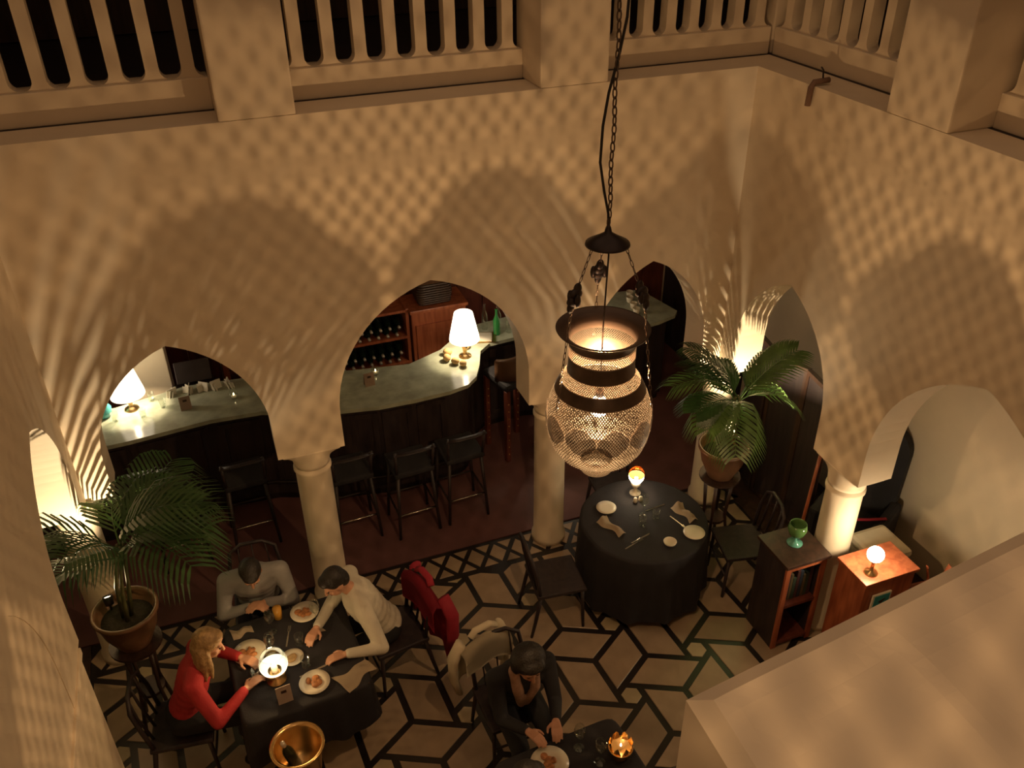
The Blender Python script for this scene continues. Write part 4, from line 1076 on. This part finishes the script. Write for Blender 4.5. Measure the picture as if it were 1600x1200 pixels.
def person(loc, rz, label, lean, twist, head_pitch, head_yaw, lh, rh, top_m, hair_m, hair_style, arms='long', width=1.0, seat=.46, roll=0, elbow=.75):
    """seated figure facing +y; lean tips the trunk forward, lh / rh are where the wrists go (local)"""
    t = thing('person', label, 'person', loc, rz)
    hip = Vector((0, 0, seat + .09)); R = Matrix.Rotation(twist, 3, 'Z') @ Matrix.Rotation(-lean, 3, 'X') @ Matrix.Rotation(roll, 3, 'Y')
    def T_(x, y, z): return hip + R @ Vector((x, y, z))
    shw = .185 * width
    body = B(); top = B()
    # trunk
    spine = [((0, 0, .0), .145, .115), ((0, .005, .14), .135, .105), ((0, .005, .27), .150, .112), ((0, .0, .38), .158, .11), ((0, -.008, .455), .125, .085)]
    for (p, rx, ry), (q, qx, qy) in zip(spine, spine[1:]):
        for s in (0, .5):
            c = Vector(p).lerp(Vector(q), s); ax, ay = rx + (qx - rx) * s, ry + (qy - ry) * s
            for bm_, g in ((body, .90), (top, 1.08)):
                ball(bm_, (0, 0, 0), (ax * width * g, ay * width * g, .095), Matrix.Translation(T_(*c)) @ R.to_4x4(), 16, 10)
    for bm_, g in ((body, .9), (top, 1.08)):
        for sx in (-1, 1): cone_cap(bm_, T_(0, -.01, .47), T_(sx * shw, -.01, .435), .062 * g, .062 * g)
    neck0, neck1 = T_(0, -.005, .47), T_(0, .02, .565); cone_cap(body, neck0, neck1, .056, .05)
    # arms
    for sx, W_ in ((-1, lh), (1, rh)):
        S0 = T_(sx * shw, -.01, .43); W_ = Vector(W_); E_ = ik(S0, W_, .29, .26, (sx * elbow, -.25, -.65))
        fd = (W_ - E_).normalized(); W_ = E_ + fd * .26
        cone_cap(body, S0, E_, .046, .038); cone_cap(body, E_, W_, .038, .026)
        hand(body, W_, (fd + Vector((0, .15, -.12))).normalized(), (0, .1, -1), sx, .55)
        cone_cap(top, S0, E_, .064 * width, .050)
        if arms == 'long': cone_cap(top, E_, E_.lerp(W_, .93), .050, .037)
        else: cone_cap(top, E_, E_.lerp(W_, .25), .050, .046)
    # legs
    pants = B(); 
    for sx in (-1, 1):
        h0 = hip + Vector((sx * .095, .0, -.01)); kn = Vector((sx * .12, .43, seat + .06)); an = Vector((sx * .12, .40, .09))
        cone_cap(body, h0, kn, .07, .05); cone_cap(body, kn, an, .05, .034)
        cone_cap(pants, h0, kn, .092, .066); cone_cap(pants, kn, an, .064, .05)
        sh = B(); cone_cap(sh, an + Vector((0, -.03, -.045)), an + Vector((0, .14, -.055)), .043, .035); so = blob('shoe', sh, SHOE, t, .012, 3)
    ball(pants, hip, (.175, .13, .11))
    # head
    HR = Matrix.Rotation(head_yaw, 3, 'Z') @ Matrix.Rotation(-head_pitch, 3, 'X'); hc = neck1 + HR @ Vector((0, .018, .095))
    HM = Matrix.Translation(hc) @ HR.to_4x4()
    ball(body, (0, -.012, .022), (.074, .092, .092), HM, 20, 14); ball(body, (0, .028, -.045), (.056, .058, .066), HM, 16, 12); ball(body, (0, .050, -.088), (.026, .024, .020), HM)
    cone_cap(body, neck1, hc + HR @ Vector((0, -.01, -.03)), .05, .055)
    cone_cap(body, HM @ Vector((0, .083, .012)), HM @ Vector((0, .103, -.028)), .009, .014, 8)
    for sx in (-1, 1):
        ball(body, (sx * .074, -.008, -.008), (.010, .020, .030), HM, 10, 8); ball(body, (sx * .030, .074, .030), (.022, .012, .009), HM, 10, 8); ball(body, (sx * .036, .058, -.028), (.022, .018, .018), HM, 10, 8)
    blob('body', body, SKIN, t, .0065, 2)
    for sx in (-1, 1): bm = B(); ball(bm, (sx * .031, .078, .010), (.012, .008, .008), HM, 10, 8); obj('eye', bm, EYE, t, True)
    bm = B(); ball(bm, (0, .083, -.055), (.022, .007, .007), HM, 12, 8); obj('mouth', bm, LIP, t, True)
    hb = B()
    if hair_style == 'short':
        ball(hb, (0, -.022, .042), (.083, .093, .088), HM, 20, 14); ball(hb, (0, -.055, -.01), (.074, .060, .075), HM); ball(hb, (0, .035, .082), (.062, .052, .036), HM)
    elif hair_style == 'full':
        ball(hb, (0, -.030, .050), (.118, .108, .098), HM, 20, 14); ball(hb, (0, -.060, -.02), (.105, .070, .09), HM); ball(hb, (0, .040, .088), (.085, .055, .040), HM)
        for sx in (-1, 1): ball(hb, (sx * .085, -.02, .0), (.030, .055, .07), HM)
    else:
        ball(hb, (0, -.020, .040), (.086, .096, .088), HM, 20, 14); ball(hb, (0, -.055, -.02), (.080, .062, .09), HM); ball(hb, (0, .03, .085), (.06, .05, .032), HM)
        for q in range(9):
            a = math.radians(-115 + 230 * q / 8); p0 = HM @ Vector((.078 * math.sin(a), -.03 - .05 * math.cos(a), .0)); p1 = p0 + Vector((.02 * math.sin(a), -.02 * math.cos(a), -.13)); p2 = p1 + Vector((.012 * math.sin(a + q), -.01 - .01 * math.cos(a), -.11))
            cone_cap(hb, p0, p1, .028, .026, 8); cone_cap(hb, p1, p2, .026, .012, 8)
    blob('hair', hb, hair_m, t, .009, 2)
    cl = blob('sweater' if arms == 'long' else 'shirt', top, top_m, t, .011, 5)
    blob('trousers', pants, TROUSER, t, .013, 4)
    return t, T_, R
# woman in red on the left of the square table, facing right
chair((-.82, 4.50, G0), -PI / 2 - .12, 'dark chair of the blonde woman in red')
person((-.80, 4.50, G0), -PI / 2 - .12, 'blonde woman in a red sweater leaning on the square table', .38, 0, .35, -.1, (-.16, .42, .79), (.13, .46, .79), REDKNIT, HAIRB, 'long', width=.95)
# man in grey at the back, facing the viewer
chair((-.17, 5.42, G0), PI - .05, 'dark chair of the man in grey')
person((-.17, 5.40, G0), PI - .05, 'man in a grey shirt bent over his hands behind the square table', .42, 0, .75, .0, (-.05, .33, .80), (.06, .34, .80), GREYSHIRT, HAIRD, 'short', width=1.08)
# man in white on the right, facing left
chair((.76, 4.77, G0), PI / 2 + .15, 'dark chair with the red coat, of the man in white')
P3, T3, R3 = person((.70, 4.79, G0), PI / 2 + .16, 'dark-haired man in an off-white sweater at the right of the square table', .46, -.1, .55, .15, (-.36, .42, .79), (-.02, .52, .79), WHITESW, HAIRD, 'short', width=1.12)
# man in the dark jacket at the bottom table, facing the viewer
chair((1.37, 3.84, G0), PI + .03, 'dark chair of the man in the dark jacket with a cream coat over its back')
P4, T4, R4 = person((1.39, 3.82, G0), PI + .03, 'man in a dark jacket and scarf looking down at his plate', .38, 0, .42, 0, (-.10, .50, .80), (.10, .50, .80), DARKJACKET, HAIRD, 'full', width=1.02, elbow=.22)
sc = B()
for sx in (-1, 1):
    cone_cap(sc, T4(0, -.06, .53), T4(sx * .075, .01, .52), .034, .036); cone_cap(sc, T4(sx * .075, .01, .52), T4(sx * .06, .11, .40), .036, .04); cone_cap(sc, T4(sx * .06, .11, .40), T4(sx * .02, .135, .20), .04, .032)
blob('scarf', sc, SCARF, P4, .011, 3)
# diner at the left of the bottom table, only the crown shows
chair((.80, 2.76, G0), -PI / 2, 'dark chair of the diner at the bottom edge')
person((.84, 2.78, G0), -PI / 2, 'dark-haired diner in dark clothes at the bottom edge of the view', .30, 0, .5, 0, (-.16, .40, .80), (.15, .40, .80), DARKJACKET, HAIRD, 'short')
# coats over chair backs
def coat(loc, rz, label, M_, w_=.46, L1=.62, L2=.34, zt=.93, seed=0, tilt=0):
    """garment folded over a chair back: back panel, front panel, two sleeves"""
    t = thing('coat', label, 'coat', loc, rz)
    bm = B(); nx, ny = 22, 26; V = []
    for i in range(nx + 1):
        u = i / nx - .5; r_ = []
        for j in range(ny + 1):
            s = j / ny * (L1 + L2) - L2                 # <0 inner side, >0 outer side
            fold = .022 * math.sin(14 * u + seed + 1.5 * s) * min(1, abs(s) * 4)
            yy = (-.035 if s > 0 else .035) * min(1, abs(s) / .05) - (.10 * max(0, s) + fold if s > 0 else -.02)
            ww = w_ * (1 + .25 * max(0, s) + tilt * s * u)
            r_.append(bm.verts.new((u * ww, yy, zt + .012 - abs(s) * (1 - .05 * math.sin(9 * u + seed)) - .10 * (2 * u) ** 2 * (1 if abs(s) < .1 else .6))))
        V.append(r_)
    for i in range(nx):
        for j in range(ny): bm.faces.new((V[i][j], V[i + 1][j], V[i + 1][j + 1], V[i][j + 1]))
    bmesh.ops.solidify(bm, geom=bm.faces[:], thickness=.012); obj('panel', bm, M_, t, True)
    for sx in (-1, 1):
        bm = B(); tube(bm, [(sx * w_ * .42, -.06, zt - .06), (sx * w_ * .56, -.09, zt - .22), (sx * w_ * .58, -.08, zt - .42), (sx * w_ * .50, -.07, zt - .56)], [.05, .055, .05, .042], 10, flat=.6); obj('sleeve', bm, M_, t, True)
    bm = B(); tube(bm, [(-.11, -.02, zt + .0), (-.06, -.035, zt + .03), (.06, -.035, zt + .03), (.11, -.02, zt + .0)], .028, 8, flat=.6); obj('collar', bm, M_, t, True)
    return t
coat((1.01, 4.76, G0), PI / 2 + .25, 'red coat hanging over the chair of the man in white', REDCOAT, .50, .80, .3, .92, 1)
coat((1.29, 4.10, G0), PI + .25, 'cream coat hanging over the chair of the man in the dark jacket', CREAMCLOTH, .40, .42, .25, .90, 3)

# ---------------------------------------------------------------- the right arcade: cabinet, lamp, dark furniture
t = thing('bookcase', 'low reddish wooden bookcase with an open front beside the right column', 'bookcase', (3.66, 3.86, G0))
for xx in (0, .33): bm = B(); box(bm, xx, xx + .04, .02, .36, 0, .90, .004); obj('side_panel', bm, BLACKWOOD, t)  # black sides paint in the shade on the unlit flank
for xx in (0, .33): bm = B(); box(bm, xx, xx + .045, .0, .02, 0, .90, .003); obj('stile', bm, REDWOOD, t)
bm = B(); box(bm, .045, .33, .0, .02, .85, .90, .003); obj('rail', bm, REDWOOD, t)
bm = B(); box(bm, -.02, .39, -.02, .38, .90, .93, .005); obj('top', bm, DARKWOOD, t)
for z in (.04, .45): bm = B(); box(bm, .04, .33, .0, .35, z, z + .03); obj('shelf', bm, DARKRED, t)
bm = B(); box(bm, .04, .33, .35, .36, .0, .90); obj('back_panel', bm, BLACKWOOD, t)
BK = [mat('book_cloth_%d' % i, c, rough=.7, var=.1) for i, c in enumerate(((.06, .02, .02), (.02, .03, .05), (.10, .07, .03), (.03, .05, .03)))]
xx = .045; i = 0
while xx < .29:
    w_ = random.uniform(.02, .035); h_ = random.uniform(.22, .30); bm = B(); box(bm, xx, xx + w_ - .002, .05, .22, .4805, .4805 + h_, .003)
    tag(obj('book', bm, BK[i % 4], None, False, (3.66, 3.86, G0)), '%s dark book from the left on the shelf of the low bookcase' % ORDN[i], 'book', 'books in the low bookcase'); xx += w_; i += 1
t = thing('reading_desk', 'red wooden desk with a picture on its front panel, lit by the globe lamp', 'desk', (4.05, 3.46, G0))
bm = B(); box(bm, 0, .05, 0, .30, 0, .95, .004); obj('side_panel', bm, REDWOOD, t)
bm = B(); box(bm, .41, .46, 0, .30, 0, .95, .004); obj('side_panel', bm, REDWOOD, t)
bm = B(); box(bm, -.02, .48, -.02, .31, .95, .98, .006); obj('top', bm, REDWOOD, t)
bm = B(); box(bm, .05, .41, .0, .03, .60, .95); obj('front_panel', bm, REDWOOD, t)
bm = B(); box(bm, .05, .41, .02, .30, .30, .33); obj('shelf', bm, REDWOOD, t)
t = thing('small_picture', 'small teal and cream picture on the front of the red desk', 'picture', (4.22, 3.445, .74))
bm = B(); box(bm, -.085, .085, -.004, .010, -.07, .10); obj('mat_board', bm, CREAM, t)
bm = B(); box(bm, -.07, .07, -.008, -.004, -.058, .088); obj('print', bm, TEAL, t)
bm = B(); prism(bm, [(-.03, .03), (.0, .0), (.035, .05), (.01, .045)], 0, .002); bmesh.ops.rotate(bm, cent=(0, 0, 0), matrix=Matrix.Rotation(PI / 2, 3, 'X'), verts=bm.verts[:]); bmesh.ops.translate(bm, vec=(0, -.008, 0), verts=bm.verts[:]); obj('motif', bm, DARKWOOD, t)
xx = 4.11; i = 0
while xx < 4.42:
    w_ = random.uniform(.012, .03); h_ = random.uniform(.17, .25); bm = B(); box(bm, 0, w_ - .002, 0, .18, 0, h_, .002)
    o = obj('booklet', bm, PAPER if i % 3 != 1 else BK[i % 4], None, False, (xx, 3.50, G0 + .3305)); tag(o, '%s booklet from the left, %s, on the shelf of the red desk' % (ORDN[i], 'pale' if i % 3 != 1 else 'dark'), 'booklet', 'booklets in the red desk'); xx += w_; i += 1
t = thing('globe_lamp', 'glowing white globe lamp on the red desk', 'lamp', (4.15, 3.54, G0 + .9805))
bm = B(); lathe(bm, [(.0, 0), (.05, 0), (.05, .01), (.015, .02), (.012, .11), (.03, .125), (.0, .127)], 20); obj('base', bm, BRASS, t, True)
bm = B(); ball(bm, (0, 0, .185), .062, u=24, v=16); obj('globe', bm, glow_glass('globe_glow', (1, .84, .58), 9), t, True)
light('lamp_bulb', 'POINT', (0, 0, .185), DESK_W, WARMW, .045, t)
t = thing('green_goblet', 'green glass goblet with a round bowl on the low bookcase', 'goblet', (3.86, 4.06, G0 + .9305))
bm = B(); lathe(bm, [(.0, 0), (.06, 0), (.062, .006), (.02, .02), (.012, .05), (.02, .07)], 24); obj('foot', bm, mat('sea_green_glass', (.10, .32, .25), rough=.15, var=.1), t, True)
bm = B(); lathe(bm, [(.02, .07), (.06, .10), (.075, .15), (.065, .20), (.062, .20), (.072, .15), (.058, .105), (.0, .075)], 24); obj('bowl', bm, mat('leaf_green_glass', (.09, .20, .06), rough=.12, var=.1), t, True)
t = thing('music_stand', 'slanted wooden stand with crossing boards right of the red desk', 'stand', (4.72, 3.44, G0), -.3)
for (a_, b_) in (((-.16, -.02, 0), (.10, .02, .92)), ((.16, -.02, 0), (-.08, .02, .92)), ((-.12, .0, .45), (.16, .0, .62)), ((-.18, .0, .74), (.16, .02, .80))):
    bm = B(); tube(bm, [a_, b_], .022, 4, flat=.4); obj('board', bm, REDWOOD, t)
t = thing('cream_hassock', 'square cream upholstered box seat in shade behind the globe lamp', 'box seat', (4.62, 3.93, G0))
bm = B(); box(bm, -.17, .17, -.17, .17, .04, .72, .03); obj('body', bm, CREAMCLOTH, t)
bm = B(); box(bm, -.18, .18, -.18, .18, .72, .80, .035); obj('cushion', bm, CREAMCLOTH, t)
def armchair(loc, rz, label, h=1.05, w_=.62):
    t = thing('armchair', label, 'armchair', loc, rz)
    bm = B(); box(bm, -w_ / 2 + .08, w_ / 2 - .08, -.24, .30, .22, .44, .04); obj('seat', bm, BLACKCLOTH, t)
    bm = B(); pts = arc(0, h - w_ * .36, w_ * .40, 0, PI, 14); poly = [(x_, z_) for x_, z_ in pts] + [(-w_ * .40, .30), (w_ * .40, .30)]
    prism(bm, poly, -.05, .06); bmesh.ops.rotate(bm, cent=(0, 0, 0), matrix=Matrix.Rotation(PI / 2, 3, 'X'), verts=bm.verts[:]); bmesh.ops.rotate(bm, cent=(0, 0, .3), matrix=Matrix.Rotation(.12, 3, 'X'), verts=bm.verts[:]); bmesh.ops.translate(bm, vec=(0, -.26, 0), verts=bm.verts[:]); obj('backrest', bm, BLACKCLOTH, t)
    for sx in (-1, 1):
        bm = B(); box(bm, sx * w_ * .42 - .05, sx * w_ * .42 + .05, -.28, .30, .20, .64, .035); obj('armrest', bm, BLACKCLOTH, t)
        for yy in (-.24, .26): bm = B(); tube(bm, [(sx * w_ * .4, yy, .21), (sx * w_ * .42, yy, 0)], [.022, .016], 8); obj('leg', bm, BLACKWOOD, t, True)
    return t
armchair((4.90, 4.52, G0), PI / 2 + .5, 'black high-backed armchair in the right aisle with a red strap over it', 1.30)
bm = B(); tube(bm, [(4.58, 4.46, .665), (4.70, 4.36, .672), (4.86, 4.30, .668), (5.00, 4.26, .665)], .018, 8, flat=.4); tag(obj('red_strap', bm, REDCOAT, None, True), 'red strap lying over the arm of the black armchair', 'strap')
armchair((4.92, 3.06, G0), PI / 2 + .1, 'black armchair nearest the near pier in the right aisle', 1.0, .70)
# tall dark screen in the shade of the right aisle
t = thing('folding_screen', 'tall black folding screen standing in the far part of the right aisle', 'screen', (4.85, 5.45, G0), 0)
for q, (x0, y0, a_) in enumerate(((-.16, -.62, 1.45), (-.10, -.20, 1.75), (-.18, .22, 1.40))):
    bm = B(); M_ = Matrix.Translation((x0, y0, 0)) @ Matrix.Rotation(a_, 4, 'Z')
    box(bm, 0, .42, -.015, .015, .05, 1.62, .004, M_); pl = obj('leaf', bm, BLACKWOOD, t)
    bm = B(); frame_boxes(bm, 0, .42, -.022, .022, .02, 1.66, .04); bmesh.ops.transform(bm, matrix=M_, verts=bm.verts[:]); obj('frame', bm, DARKWOOD, pl)
bm = B(); tube(bm, [(4.20, 4.42, G0 + .01), (4.30, 4.44, 1.55)], .014, 8); tag(obj('red_pole', bm, REDWOOD, None, True), 'thin reddish wooden pole leaning beside the right column', 'pole')
